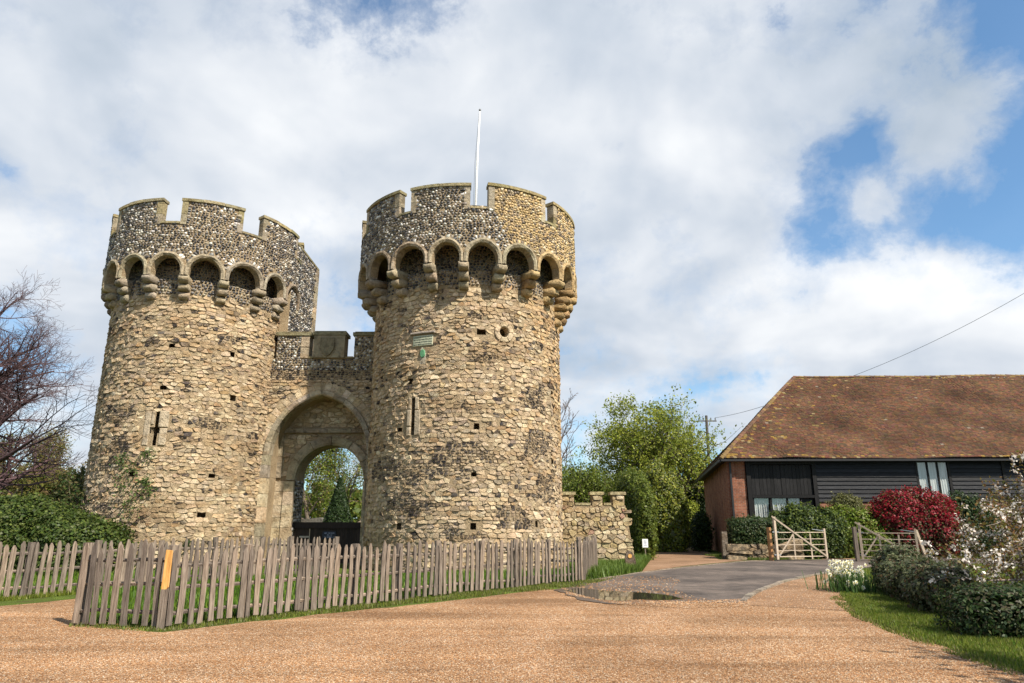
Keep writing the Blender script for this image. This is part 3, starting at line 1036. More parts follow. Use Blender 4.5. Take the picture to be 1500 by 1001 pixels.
def patch_r(s, z):
    ph = math.degrees(s / RR - math.pi)
    n = mnoise.noise((s * 0.55, z * 1.5, 3.1)) + 0.5 * mnoise.noise((s * 1.6, z * 3.0, 7.7))
    b = -0.42
    for (p, zc, dp, dz, a) in ((-22, 3.5, 26, 0.35, 0.75), (5, 3.9, 14, 0.3, 0.6), (28, 3.9, 22, 0.5, 0.6), (45, 4.6, 20, 0.5, 0.5), (50, 7.2, 14, 0.7, 0.5), (8, 7.45, 10, 0.35, 0.6), (8, 8.2, 6, 0.3, 0.5), (-12, 6.9, 8, 0.2, 0.5), (-40, 2.2, 14, 0.3, 0.55), (35, 1.8, 26, 0.5, 0.5), (8, 1.2, 14, 0.25, 0.5), (-50, 3.6, 14, 0.8, 0.5), (30, 6.3, 14, 0.3, 0.4), (52, 3.2, 10, 0.6, 0.5), (40, 5.9, 16, 0.3, 0.4), (-28, 8.1, 3, 0.2, 0.4)):
        b += a * math.exp(-((ph - p) / dp) ** 2 - ((z - zc) / dz) ** 2)
    return n * 0.8 + b > 0.0


def patch_l(s, z):
    ph = math.degrees(s / RL - math.pi)
    n = mnoise.noise((s * 0.55, z * 1.5, 13.1)) + 0.5 * mnoise.noise((s * 1.6, z * 3.0, 17.7))
    b = -0.5
    for (p, zc, dp, dz, a) in ((28, 5.1, 22, 0.3, 0.75), (5, 5.3, 14, 0.2, 0.5), (-45, 5.5, 18, 0.45, 0.7), (-35, 4.2, 10, 0.3, 0.6), (42, 3.9, 14, 0.3, 0.6), (45, 2.0, 14, 0.5, 0.6), (-28, 2.9, 14, 0.25, 0.6), (10, 2.6, 6, 0.2, 0.5), (30, 7.2, 12, 0.2, 0.4), (-20, 6.4, 14, 0.15, 0.4)):
        b += a * math.exp(-((ph - p) / dp) ** 2 - ((z - zc) / dz) ** 2)
    return n * 0.8 + b > 0.0


PALE = (0.44, 0.36, 0.255)
PALEG = (0.39, 0.32, 0.23)
holes_r = [(-30.1, 5.4, 0.11, 1.35), (-30.6, 5.35, 0.26, 0.22), (20.5, 8.57, 0.46, 0.50), (7.4, 8.5, 0.36, 0.2), (5.5, 5.0, 0.26, 0.22), (5.0, 3.3, 0.24, 0.18), (4.5, 1.55, 0.26, 0.22), (-36.4, 1.55, 0.24, 0.22), (-39.0, 4.95, 0.24, 0.22), (58.5, 4.1, 0.2, 0.5), (59.5, 6.5, 0.24, 0.3), (-33, 6.7, 0.28, 0.2), (42, 1.6, 0.2, 0.2), (57, 7.5, 0.2, 0.2)]
slabs_r = [(-33.7, -31.3, 5.05, 5.65, PALEG, 0.06), (-33.2, -31.3, 5.68, 6.1, PALE, 0.05), (-33.9, -31.3, 4.7, 5.02, PALE, 0.05), (-28.9, -25.5, 4.7, 5.62, PALEG, 0.045), (-28.9, -26.6, 5.65, 6.1, PALE, 0.05),
           (-32.2, -18.8, 7.98, 8.44, (0.36, 0.33, 0.27), 0.02), (-27.2, -23.2, 7.3, 7.94, (0.38, 0.34, 0.27), 0.02), (-33, -18, 8.47, 8.56, (0.33, 0.28, 0.24), 0.12)]
holes_l = [(-19.4, 5.05, 0.13, 1.3), (-19.9, 5.0, 0.36, 0.26), (-16.3, 8.26, 0.26, 0.2), (20.5, 8.15, 0.24, 0.22), (23.7, 6.4, 0.24, 0.22), (16.0, 3.4, 0.26, 0.16), (12.6, 1.9, 0.26, 0.18), (-18, 6.6, 0.3, 0.16), (48, 6.0, 0.16, 0.2), (-30, 3.4, 0.26, 0.16)]
slabs_l = [(-26.5, -22.9, 4.42, 5.72, PALEG, 0.045), (-18.0, -12.2, 5.1, 5.72, PALE, 0.045), (-16.9, -12.5, 4.42, 5.06, PALE, 0.045), (-22.6, -20.7, 5.2, 5.7, PALEG, 0.05)]

tower_r, fr_r, frp_r = make_tower(
    'nearer round stone tower with golden parapet side, green inscription plaque and flagpole', CR, RR, PR,
    [-176, -157, -138, -119, -99, -79, -59, -39.8, -19.2, -2.5, 15.4, 34.2, 52.6, 69, 82, 100, 118, 136, 154, 170],
    [(-65.6, -36.4), (-28.7, -0.3), (9.1, 39.6), (46.4, 78), (86, 116), (124, 154), (162, 192), (-160, -128), (-120, -78)],
    holes_r, slabs_r, patch_r, 21, (69, 82), lambda ph, z: ph > 17 - (z - 12.3) * 7 and ph < 120)
tower_l, fr_l, frp_l = make_tower(
    'farther round stone tower with dark flint parapet beside the ivy mound', CL, RL, PL,
    [-176, -155, -134, -114, -94, -74, -54.2, -33.6, -12.7, 8.8, 32.2, 52, 76, 100, 122, 143, 164],
    [(-65, -29.8), (-17.9, 15.2), (28.4, 62), (-120, -78), (-172, -132), (75, 105), (118, 150), (160, 184)],
    holes_l, slabs_l, patch_l, 42)


# round gun port of the nearer tower: a ring of dressed stone
for k in range(6):
    a0, a1 = k * 60 + 3, k * 60 + 57
    mb = MB(); vs = []; fs = []
    K = 5
    for j in range(K + 1):
        a = R(a0 + (a1 - a0) * j / K)
        for rr_, hh_ in ((0.19, -0.3), (0.19, 0.05), (0.22, 0.075), (0.37, 0.07), (0.38, -0.1)):
            vs.append(fr_r(S(20.5, RR) + rr_ * math.cos(a), 8.57 + rr_ * 1.05 * math.sin(a), hh_))
    for j in range(K):
        for q in range(4): fs.append((j * 5 + q, j * 5 + q + 1, (j + 1) * 5 + q + 1, (j + 1) * 5 + q))
    fs += [(4, 3, 2, 1, 0), tuple(K * 5 + q for q in range(5))]
    mb.add(vs, fs, vary((0.50, 0.40, 0.27), random.Random(k))).build('port_stone', 'dressed_stone', tower_r)


# the flat flint flank of the farther tower, with its own merlon
def flank(x0, y0, y1, z0, z1, parent):
    frame = lambda s, z, h: (x0 + h, y0 + s, z)
    mb = MB().box((x0 - 0.9, (y0 + y1) / 2, (z0 + z1) / 2), (1.8, y1 - y0, z1 - z0))
    mb.build('flank_wall', 'mortar', parent)
    lay_flint(parent, y1 - y0 - 0.45, z0, z1 - 0.05, frame, 77, lambda s, z: True, 0.12, 0.04)
    rng = random.Random(8)
    z = z0
    k = 0
    while z < z1 - 0.2:
        hh = rng.uniform(0.28, 0.42); wd = 0.62 if k % 2 else 0.4
        hh = min(hh, z1 - z)
        mb = MB().box((x0 - 0.2 + 0.05, y1 - wd / 2 + 0.03, z + hh / 2), (0.4, wd, hh - 0.02), None, vary(rng.choice(DRESS + TAN[:2]), rng))
        mb.build('quoin', 'dressed_stone', parent)
        z += hh; k += 1
    MB().box((x0 - 0.88, (y0 + y1) / 2, z1 + 0.05), (1.84, y1 - y0 + 0.06, 0.10), None, LICHEN[0]).build('coping_stone', 'dressed_stone', parent)


flank(-9.78, 28.6, 32.4, 8.0, 13.95, tower_l)

# ------------------------------------------------------------------ the gate wall between the towers
def pointed(half, rise):
    c = (rise * rise - half * half) / (2 * half); rho = half + c

    def z(x):
        x = abs(x)
        return math.sqrt(max(0.0, rho * rho - (x + c) ** 2)) if x < half else 0.0

    def pts(off, n):                        # points along the arch, offset outwards, left foot to apex to right foot
        out = []
        amax = math.acos(max(-1, min(1, c / (rho))))
        for sgn in (-1, 1):
            row = []
            for k in range(n + 1):
                a = amax * k / n
                x = -c + (rho + off) * math.cos(a); zz = (rho + off) * math.sin(a)
                row.append((sgn * max(x, 0.0), zz if x > 0 else (rho + off) * math.sin(math.acos(min(1, c / (rho + off))))))
            out.append(row)
        return out
    return z, pts


def arched_wall(name, x0, x1, y0, y1, xc, half, spring, rise, top, mat, parent):
    zf, _ = pointed(half, rise)
    xs = sorted(set([x0, x1, xc - half - 0.0005, xc + half + 0.0005] + [xc + half * math.sin(R(a)) for a in range(-90, 91, 6)]))
    xs = [x for x in xs if x0 <= x <= x1]
    vs = []; fs = []
    for x in xs:
        zl = spring + zf(x - xc) if abs(x - xc) <= half else -0.2
        if abs(abs(x - xc) - half) < 1e-6: zl = spring
        vs += [(x, y0, zl), (x, y0, top), (x, y1, top), (x, y1, zl)]
    n = len(xs)
    for i in range(n - 1):
        for a in range(4):
            b = (a + 1) % 4
            fs.append((i * 4 + a, i * 4 + b, (i + 1) * 4 + b, (i + 1) * 4 + a))
    fs += [(0, 3, 2, 1), tuple((n - 1) * 4 + a for a in range(4))]
    # jamb faces down to the ground
    return MB().add(vs, fs).build(name, mat, parent)


GX0, GX1, GY = -10.7, -5.3, 28.25
AX, AH, ASP, AR = -7.95, 2.02, 4.35, 2.5
gate_wall = empty('gatehouse_wall', (-7.9, 28.8, 0), 'battlemented stone wall with pointed gateway arch between the two round towers', 'wall')
arched_wall('outer_wall', GX0, GX1, GY, GY + 1.15, AX, AH, ASP, AR, 8.42, 'mortar', gate_wall)
IX, IH, ISP, IR, IY = -7.72, 1.47, 3.4, 1.5, GY + 1.15
arched_wall('inner_wall', GX0, GX1, IY + 0.003, IY + 1.2, IX, IH, ISP, IR, 8.0, 'mortar', gate_wall)
fgw = lambda s, z, h: (GX0 + s, GY - h, z)
fiw = lambda s, z, h: (GX0 + s, IY + 0.003 - h, z)
zo_, po_ = pointed(AH, AR)
zi_, pi_ = pointed(IH, IR)


def keep_gw(s, z, poly):
    x = GX0 + s - AX
    if z > 8.0: return False
    lim = ASP + zo_(x) if abs(x) < AH else 0
    zz = math.hypot(x, max(0, z - ASP))
    if z < ASP: return abs(x) > AH + 0.32
    zo2, _ = pointed(AH + 0.60, AR + 0.56)
    return z > ASP + zo2(x) or abs(x) > AH + 0.60


def keep_iw(s, z, poly):
    x = GX0 + s - IX
    if z > 7.2: return False
    if 5.35 < z < 5.62: return False
    if z < ISP: return abs(x) > IH + 1.0
    zo2, _ = pointed(IH + 0.42, IR + 0.40)
    return z > ISP + zo2(x) and not (-2.45 < x < -1.95)


def col_gw(s, z, sm, rng):
    if sm: return vary(rng.choice(FLINT), rng)
    return vary(rng.choice(TAN[:4] + TAN[5:]), rng)


rng = random.Random(5)
sd, sm = course_seeds(GX1 - GX0, 0, 8.1, 0.15, 0.28, rng, lambda s, z: z > 7.55 or mnoise.noise((s, z * 1.5, 4)) > 0.45)
lay_stones(gate_wall, sd, sm, fgw, 0.03, 0.010, 6, keep_gw, col_gw, 220)
sd, sm = course_seeds(GX1 - GX0, 0, 7.3, 0.19, 0.38, rng)
lay_stones(gate_wall, sd, sm, fiw, 0.032, 0.011, 7, keep_iw, lambda s, z, k, r_: vary(r_.choice(TAN[2:6]), r_), 70, rest='inner_rubble_facing')
lay_flint(gate_wall, GX1 - GX0, 7.95, 8.36, fgw, 12, lambda s, z: True, 0.12, 0.04)


def voussoirs(pts_fn, n, off0, off1, X, Z, Yf, depth, proud, name, palette, rng, gap=0.012, chamfer=0.05, mat='dressed_stone'):
    for sgn_i in (0, 1):
        K = n * 3
        inner = pts_fn(off0, K)[sgn_i]; outer = pts_fn(off1, K)[sgn_i]
        for j in range(n):
            a, b = j * 3, j * 3 + 3
            mb = MB(); vs = []; fs = []
            for k in range(a, b + 1):
                t_ = 0
                if k == a: t_ = gap / 2
                pi, po = inner[k], outer[k]
                vs += [(X + pi[0], Yf + depth, Z + pi[1]), (X + pi[0], Yf - proud + chamfer, Z + pi[1]), (X + (pi[0] * 0.75 + po[0] * 0.25), Yf - proud, Z + (pi[1] * 0.75 + po[1] * 0.25)), (X + po[0], Yf - proud + rng.uniform(0, 0.012), Z + po[1]), (X + po[0], Yf + depth, Z + po[1])]
            m_ = b - a
            for k in range(m_):
                for q in range(5):
                    r2 = (q + 1) % 5
                    fs.append((k * 5 + q, k * 5 + r2, (k + 1) * 5 + r2, (k + 1) * 5 + q))
            fs += [(0, 4, 3, 2, 1), tuple(m_ * 5 + q for q in range(5))]
            # pull the piece in a little at its ends so that the joint shows
            c = Vector((sum(v[0] for v in vs) / len(vs), 0, sum(v[2] for v in vs) / len(vs)))
            vs = [(c.x + (v[0] - c.x) * (1 - gap * 2), v[1], c.z + (v[2] - c.z) * (1 - gap * 2)) for v in vs]
            mb.add(vs, fs, vary(rng.choice(palette), rng)).build(name, mat, gate_wall)


voussoirs(po_, 7, -0.02, 0.20, AX, ASP, GY, 0.4, 0.13, 'voussoir', DRESS, rng)
voussoirs(po_, 14, 0.22, 0.58, AX, ASP, GY, 0.1, 0.02, 'arch_stone', TAN, rng, 0.04, 0.02, 'rubble_stone')
voussoirs(pi_, 3, -0.02, 0.36, IX, ISP, IY, 0.3, 0.12, 'inner_voussoir', DRESS, rng)
for sg in (-1, 1):
    z = 0.0
    k = 0
    while z < ASP - 0.05:
        hh = min(0.52 + 0.1 * (k % 2), ASP - z)
        x = AX + sg * (AH + 0.14)
        MB().box((x, GY + 0.08, z + hh / 2), (0.30, 0.42, hh - 0.015), None, vary(rng.choice(DRESS + TAN[:2]), rng)).build('jamb_stone', 'dressed_stone', gate_wall)
        z += hh; k += 1
    z = 0.0
    k = 0
    while z < ISP - 0.05:
        hh = min(0.42 + 0.07 * (k % 3), ISP - z)
        xa, xb = IH - 0.015, IH + 0.40
        MB().box((IX + sg * (xa + xb) / 2, IY + 0.02, z + hh / 2), (xb - xa, 0.34, hh - 0.014), None, vary((0.46, 0.38, 0.26), rng, 0.12)).build('inner_jamb_stone', 'dressed_stone', gate_wall)
        MB().box((IX + sg * (xb + 0.31), IY + 0.02, z + hh / 2), (0.58, 0.24, hh - 0.014), None, vary((0.42, 0.34, 0.23), rng, 0.12)).build('inner_jamb_stone', 'dressed_stone', gate_wall)
        z += hh; k += 1
# string course and the strip that rises to it
for i in range(4):
    xa = -9.95 + i * 1.02
    MB().box((xa + 0.51, IY - 0.06, 5.48), (1.0, 0.22, 0.17), None, vary(DRESS[2], rng)).build('string_course', 'dressed_stone', gate_wall)
for i in range(4):
    MB().box((-9.9, IY - 0.03, 3.72 + i * 0.45), (0.26, 0.14, 0.435), None, vary(DRESS[0], rng)).build('pilaster_stone', 'dressed_stone', gate_wall)
lay_flint(gate_wall, 1.15, 0.0, 3.4, lambda s, z, h: (IX - IH + h, IY + 0.02 + s, z), 90, lambda s, z: s > 0.2, 0.14, 0.04, name='reveal_flint')
MB().box((-10.6, IY + 2.9, 3.4), (0.9, 3.4, 6.8)).build('passage_wall', 'mortar', gate_wall)
MB().box((-4.9, IY + 2.9, 3.4), (0.9, 3.4, 6.8)).build('passage_wall', 'mortar', gate_wall)
# battlements of the gate wall
for (xa, xb, pr) in ((-10.05, -8.66, 0.0), (-8.44, -7.13, 0.10), (-6.74, -5.6, 0.0)):
    mo = MB().box(((xa + xb) / 2, GY + 0.25 - pr / 2, (8.42 + 9.42) / 2), (xb - xa, 0.5 + pr, 1.0)).build('merlon', 'mortar', gate_wall)
    if not pr:
        fm = (lambda s, z, h, xa=xa: (xa + s, GY - h, z))
        lay_flint(mo, xb - xa - 0.3, 8.44, 9.36, fm, 31, lambda s, z: True, 0.12, 0.04)
        for q in (0, 1):
            MB().box((xb - 0.17, GY + 0.22, 8.66 + q * 0.5), (0.36, 0.54, 0.46), None, vary(DRESS[1], rng)).build('jamb_stone', 'dressed_stone', mo)
    else:
        MB().box(((xa + xb) / 2, GY - pr - 0.02, 8.92), (xb - xa + 0.02, 0.05, 0.98), None, (0.27, 0.225, 0.15)).build('carved_panel', 'dressed_stone', mo)
        sh = [(-0.30, 0.36), (0.30, 0.36), (0.30, 0.0), (0.24, -0.2), (0.12, -0.36), (0.0, -0.43), (-0.12, -0.36), (-0.24, -0.2), (-0.30, 0.0)]
        MB().prism(sh, 0, 0.09, lambda a, b, c: ((xa + xb) / 2 - 0.06 + a, GY - pr - 0.04 - c, 8.92 + b), (0.20, 0.17, 0.11)).build('shield', 'dressed_stone', mo)
    MB().box(((xa + xb) / 2, GY + 0.24 - pr / 2, 9.49), (xb - xa + 0.14, 0.66 + pr, 0.14), None, vary(LICHEN[2], rng)).build('coping_stone', 'dressed_stone', mo)
    MB().box(((xa + xb) / 2, GY + 0.24 - pr / 2, 9.59), (xb - xa + 0.02, 0.4 + pr, 0.07), None, vary(LICHEN[2], rng)).build('coping_stone', 'dressed_stone', mo)
for xa, xb in ((-8.64, -8.46), (-7.11, -6.76)):
    MB().box(((xa + xb) / 2, GY + 0.24, 8.455), (xb - xa, 0.62, 0.09), None, vary(LICHEN[1], rng)).build('crenel_sill', 'dressed_stone', gate_wall)

# timber gate, its sign
tg = empty('timber_gate', (-7.7, 29.75, 0), 'low dark brown boarded timber gate closing the archway', 'gate')
YG = 29.75
x = -9.16
while x < -6.3:
    MB().box((x + 0.07, YG, 0.74), (0.132, 0.04, 1.38)).build('board', 'dark_gate_wood', tg)
    x += 0.14
MB().box((-7.73, YG, 1.56), (2.96, 0.16, 0.26)).build('top_rail', 'dark_gate_wood', tg)
MB().box((-7.73, YG - 0.09, 1.455), (2.9, 0.04, 0.03)).build('bead', 'dark_gate_wood', tg)
MB().box((-7.73, YG - 0.04, 0.3), (2.9, 0.05, 0.14)).build('bottom_rail', 'dark_gate_wood', tg)
MB().box((-8.48, YG - 0.03, 0.8), (0.03, 0.03, 1.28)).build('wicket_edge', 'gate_wood', tg)
MB().box((-8.70, YG - 0.05, 1.10), (0.40, 0.03, 0.07), None, (0.38, 0.35, 0.31)).build('letter_plate', 'dressed_stone', tg)
sg = empty('gate_sign', (-7.65, YG - 0.04, 0.98), 'small dark sign with three pale lines on the boarded timber gate', 'sign')
MB().prism([(-0.26, -0.15), (0.26, -0.15), (0.30, 0.0), (0.26, 0.17), (-0.26, 0.17), (-0.30, 0.0)], 0, 0.025, lambda a, b, c: (-7.65 + a, YG - 0.045 - c, 1.16 + b)).build('plate', 'sign_black', sg)
rng = random.Random(3)
mb = MB()
for row, (zz, wd) in enumerate(((1.25, 0.20), (1.17, 0.19), (1.09, 0.19))):
    x = -wd
    while x < wd:
        ww = rng.uniform(0.018, 0.04)
        if rng.random() < 0.82: mb.box((-7.65 + x + ww / 2, YG - 0.073, zz + rng.uniform(-0.006, 0.006)), (ww * 0.7, 0.004, rng.uniform(0.03, 0.05)))
        x += ww
mb.build('lettering', 'letter_blue_grey', sg, kind='stuff')

# inscribed plaque and seal on the nearer tower
pq = empty('inscription_plaque', fr_r(S(-25.5, RR), 8.2, 0.0), 'pale green enamelled inscription plaque with lines of dark lettering on the nearer tower', 'plaque')
blk = block(fr_r, S(-31.6, RR), S(-19.4, RR), 8.02, 8.42, 0.015, 0.055, None, 0.012, 4); blk.c = []
blk.build('plate', 'verdigris', pq)
LINES = ['Knouwyth that beth and schul be', 'That i am mad in help of the cuntre', 'In knowyng of whyche thyng', 'Thys is chartre and wytnessyng']
for i, line in enumerate(LINES):
    cu = bpy.data.curves.new('inscription', 'FONT'); cu.body = line; cu.size = 0.088; cu.align_x = 'CENTER'; cu.extrude = 0.002
    tmp = bpy.data.objects.new('inscription', cu); col.objects.link(tmp)
    dg = bpy.context.evaluated_depsgraph_get()
    me = bpy.data.meshes.new_from_object(tmp.evaluated_get(dg))
    bpy.data.objects.remove(tmp)
    z0 = 8.335 - i * 0.092
    wmax = max(abs(v.co.x) for v in me.vertices)
    k = min(0.85, 0.385 / wmax)
    for v in me.vertices:
        v.co = Vector(fr_r(S(-25.5, RR) + v.co.x * k, z0 + v.co.y * 0.8, 0.058 + v.co.z))
    me.materials.clear(); me.materials.append(MATS['letter_dark'])
    link('inscription_line', me, pq)
sl = MB()
ov = [(0.11 * math.cos(R(a)), 0.17 * math.sin(R(a)) * (1.1 if 0 < a < 180 else 1.0)) for a in range(0, 360, 24)]
vs = [fr_r(S(-25.3, RR) + x, 7.72 + z, 0.015) for x, z in ov] + [fr_r(S(-25.3, RR) + x * 0.8, 7.72 + z * 0.8, 0.06) for x, z in ov]
n = len(ov)
sl.add(vs, [(i, (i + 1) % n, n + (i + 1) % n, n + i) for i in range(n)] + [tuple(range(n, 2 * n))])
seal = tag(sl.build('plaque_seal', 'verdigris_seal'), 'small dark green pointed oval seal hanging below the inscription plaque', 'seal')
rbn = MB()
for dx in (0.0,):
    q = [(dx - 0.03, 7.96), (dx + 0.03, 7.96), (dx + 0.05, 7.86), (dx - 0.05, 7.86)]
    rbn.add([fr_r(S(-25.3, RR) + x, z, 0.05) for x, z in q], [(0, 1, 2, 3)])
rbn.build('ribbon', 'verdigris', seal)

# flagpole
fp = empty('flagpole', D(694, 318, 29.5), 'slender white flagpole on the roof of the nearer tower', 'flagpole')
a = D(694.5, 318, 29.5); b = D(703, 163, 29.5)
MB().tube([Vector((a.x, a.y, 12.4)), a.lerp(b, 0.5), b], [0.07, 0.055, 0.032], 8).build('mast', 'white_paint', fp, True)
MB().tube([b, b + Vector((0, 0, 0.04)), b + Vector((0, 0, 0.10)), b + Vector((0, 0, 0.13))], [0.04, 0.06, 0.05, 0.01], 8).build('finial', 'lead_grey', fp, True)
MB().tube([Vector((a.x - 0.12, a.y - 0.05, 12.4)), a.lerp(b, 0.5) + Vector((-0.10, -0.05, 0)), b + Vector((-0.03, -0.03, -0.1))], [0.008] * 3, 4).build('halyard', 'cable_grey', fp)
rl = tag(MB().tube([frp_r(S(0.5, PR), 13.32, -0.15), frp_r(S(8.5, PR), 13.32, -0.15)], [0.02, 0.02], 6).build('crenel_rail', 'black_metal'), 'thin dark safety rail across the crenel below the flagpole', 'rail')

# ------------------------------------------------------------------ low ruined wall beside the nearer tower
lw = empty('ruined_wall', (3.4, 29.0, 0), 'low rough stone wall with small battlements at the foot of the nearer tower', 'wall')
WX0, WX1, WY = 1.2, 4.75, 28.7
flw = lambda s, z, h: (WX0 + s, WY - h - 0.0 + 0.10 * z / 2.4, z)
prof = [(WX0, -0.2), (WX1 + 0.16, -0.2), (WX1 + 0.08, 0.9), (WX1 - 0.10, 2.35), (WX0, 2.35)]
vs = [(x, WY + 0.10 * z / 2.4, z) for x, z in prof] + [(x, WY + 0.75, z) for x, z in prof]
MB().add(vs, [(0, 1, 2, 3, 4), (9, 8, 7, 6, 5)] + [(i, i + 5, (i + 1) % 5 + 5, (i + 1) % 5) for i in range(5)]).build('core', 'mortar', lw)
rng = random.Random(15)
LWC = [(0.50, 0.42, 0.26), (0.46, 0.37, 0.21), (0.56, 0.48, 0.32), (0.40, 0.32, 0.19), (0.43, 0.33, 0.17), (0.38, 0.31, 0.22)]
sd, sm = course_seeds(WX1 - WX0 + 0.2, 0, 2.4, 0.19, 0.30, rng)
lay_stones(lw, sd, sm, flw, 0.045, 0.009, 16, lambda s, z, p: z < 2.3 and s < WX1 - WX0 + 0.10 - 0.08 * z, lambda s, z, k, r_: vary((0.42, 0.27, 0.2) if r_.random() < 0.05 else r_.choice(LWC), r_), 260, aspect=1.35, bounds=(0, WX1 - WX0 + 0.15, -0.1, 2.36))
fend = lambda s, z, h: (WX1 + 0.16 - 0.11 * z + h, WY + s + 0.05, z)
sd, sm = course_seeds(0.7, 0, 2.3, 0.22, 0.3, rng)
lay_stones(lw, sd, sm, fend, 0.06, 0.012, 17, lambda s, z, p: 0 < z < 2.25, lambda s, z, k, r_: vary(r_.choice(LWC), r_), 20, part='end_stone', rest='end_rubble', bounds=(0, 0.66, -0.1, 2.34))
for xa, xb in ((2.02, 2.55), (3.28, 3.72), (4.12, 4.62)):
    mo = MB().box(((xa + xb) / 2, WY + 0.42, 2.35 + 0.20), (xb - xa, 0.6, 0.46)).build('merlon', 'mortar', lw)
    fm = (lambda s, z, h, xa=xa: (xa + s, WY + 0.12 - h, z))
    sd, sm = course_seeds(xb - xa, 2.3, 2.8, 0.2, 0.26, rng)
    lay_stones(mo, sd, sm, fm, 0.05, 0.01, 18, lambda s, z, p: 2.36 < z < 2.74, lambda s, z, k, r_: vary(r_.choice(LWC), r_), 12, part='merlon_stone', rest='merlon_rubble', bounds=(0, xb - xa, 2.32, 2.77))
    MB().box(((xa + xb) / 2, WY + 0.42, 2.84), (xb - xa + 0.14, 0.78, 0.12), None, vary((0.40, 0.34, 0.20), rng)).build('coping_stone', 'dressed_stone', mo)
for xa, xb in ((2.6, 3.23), (3.78, 4.07)):
    MB().box(((xa + xb) / 2, WY + 0.42, 2.41), (xb - xa, 0.7, 0.10), None, vary((0.36, 0.31, 0.18), rng)).build('sill_stone', 'dressed_stone', lw)

# waymark stone and small notice in the long grass
wm = empty('waymark_stone', G(926, 836), 'short dark grey marker stone with round orange disc at the end of the low wall', 'marker stone')
b0 = G(926, 836)
mb = MB().prism([(-0.22, -0.05), (0.20, -0.05), (0.16, 0.45), (0.09, 0.62), (-0.03, 0.70), (-0.14, 0.60), (-0.2, 0.42)], 0, 0.14, lambda a, b, c: (b0.x + a - 0.10 * b, b0.y + c - 0.06, b), (0.15, 0.115, 0.085))
mb.build('slab', 'dressed_stone', wm)
MB().prism([(0.07 * math.cos(R(a)), 0.07 * math.sin(R(a))) for a in range(0, 360, 30)], 0, 0.02, lambda a, b, c: (b0.x + a - 0.07, b0.y - 0.06 - c, 0.50 + b)).build('disc', 'fresh_wood', wm)
nt_ = empty('notice', D(945, 812, 31.5), 'small white notice on a thin stake beside the lane hedge', 'sign')
q = D(945, 796, 31.5)
MB().box(q, (0.25, 0.03, 0.36)).build('board', 'sign_white', nt_)
MB().box((q.x, q.y + 0.03, q.z / 2), (0.04, 0.03, q.z)).build('stake', 'weathered_wood', nt_)
mb = MB()
for i in range(4):
    mb.box((q.x + 0.01 * (i % 2), q.y - 0.018, q.z + 0.10 - i * 0.06), (0.13 - 0.02 * (i % 3), 0.004, 0.025))
mb.build('lettering', 'letter_blue_grey', nt_, kind='stuff')

# ------------------------------------------------------------------ cleft picket fences
def picket_mesh(seed, wd, ht):
    rng = random.Random(seed)
    n = 6
    vs = []
    off = rng.uniform(-0.02, 0.02); w2 = rng.uniform(-0.02, 0.02)
    for k in range(n + 1):
        t_ = k / n
        x = off * math.sin(t_ * 3.1) + w2 * t_
        ww = wd / 2 * (1 + rng.uniform(-0.12, 0.12)) * (1 - 0.08 * t_)
        z = t_ * (ht - 0.08)
        vs += [(x - ww, -0.014, z), (x + ww, -0.014, z), (x + ww * 0.94, 0.014, z), (x - ww * 0.94, 0.014, z)]
    fs = [(3, 2, 1, 0)]
    for k in range(n):
        for a in range(4):
            b = (a + 1) % 4
            fs.append((k * 4 + a, k * 4 + b, (k + 1) * 4 + b, (k + 1) * 4 + a))
    t0 = n * 4
    px = w2 + rng.uniform(-0.012, 0.012)
    vs += [(px - 0.012, -0.012, ht), (px + 0.012, -0.012, ht), (px + 0.012, 0.012, ht), (px - 0.012, 0.012, ht)]
    for a in range(4):
        b = (a + 1) % 4
        fs.append((t0 + a, t0 + b, t0 + 4 + b, t0 + 4 + a))
    fs.append((t0 + 4, t0 + 5, t0 + 6, t0 + 7))
    return MB().add(vs, fs).mesh('picket', 'weathered_wood')


PICK = [picket_mesh(i, 0.10, 1.16) for i in range(9)]
PICKN = [picket_mesh(40 + i, 0.07, 1.12) for i in range(6)]


def post_mesh(seed, ht, wd=0.16):
    rng = random.Random(seed)
    pts = [(rng.uniform(-0.01, 0.01), rng.uniform(-0.01, 0.01), ht * k / 4 - (0.1 if k == 0 else 0)) for k in range(5)]
    rr = [wd / 2 * rng.uniform(0.92, 1.08) for k in range(5)]
    return MB().tube(pts, rr, 7).mesh('post', 'weathered_wood')


POSTS = [post_mesh(i, 1.2) for i in range(4)]


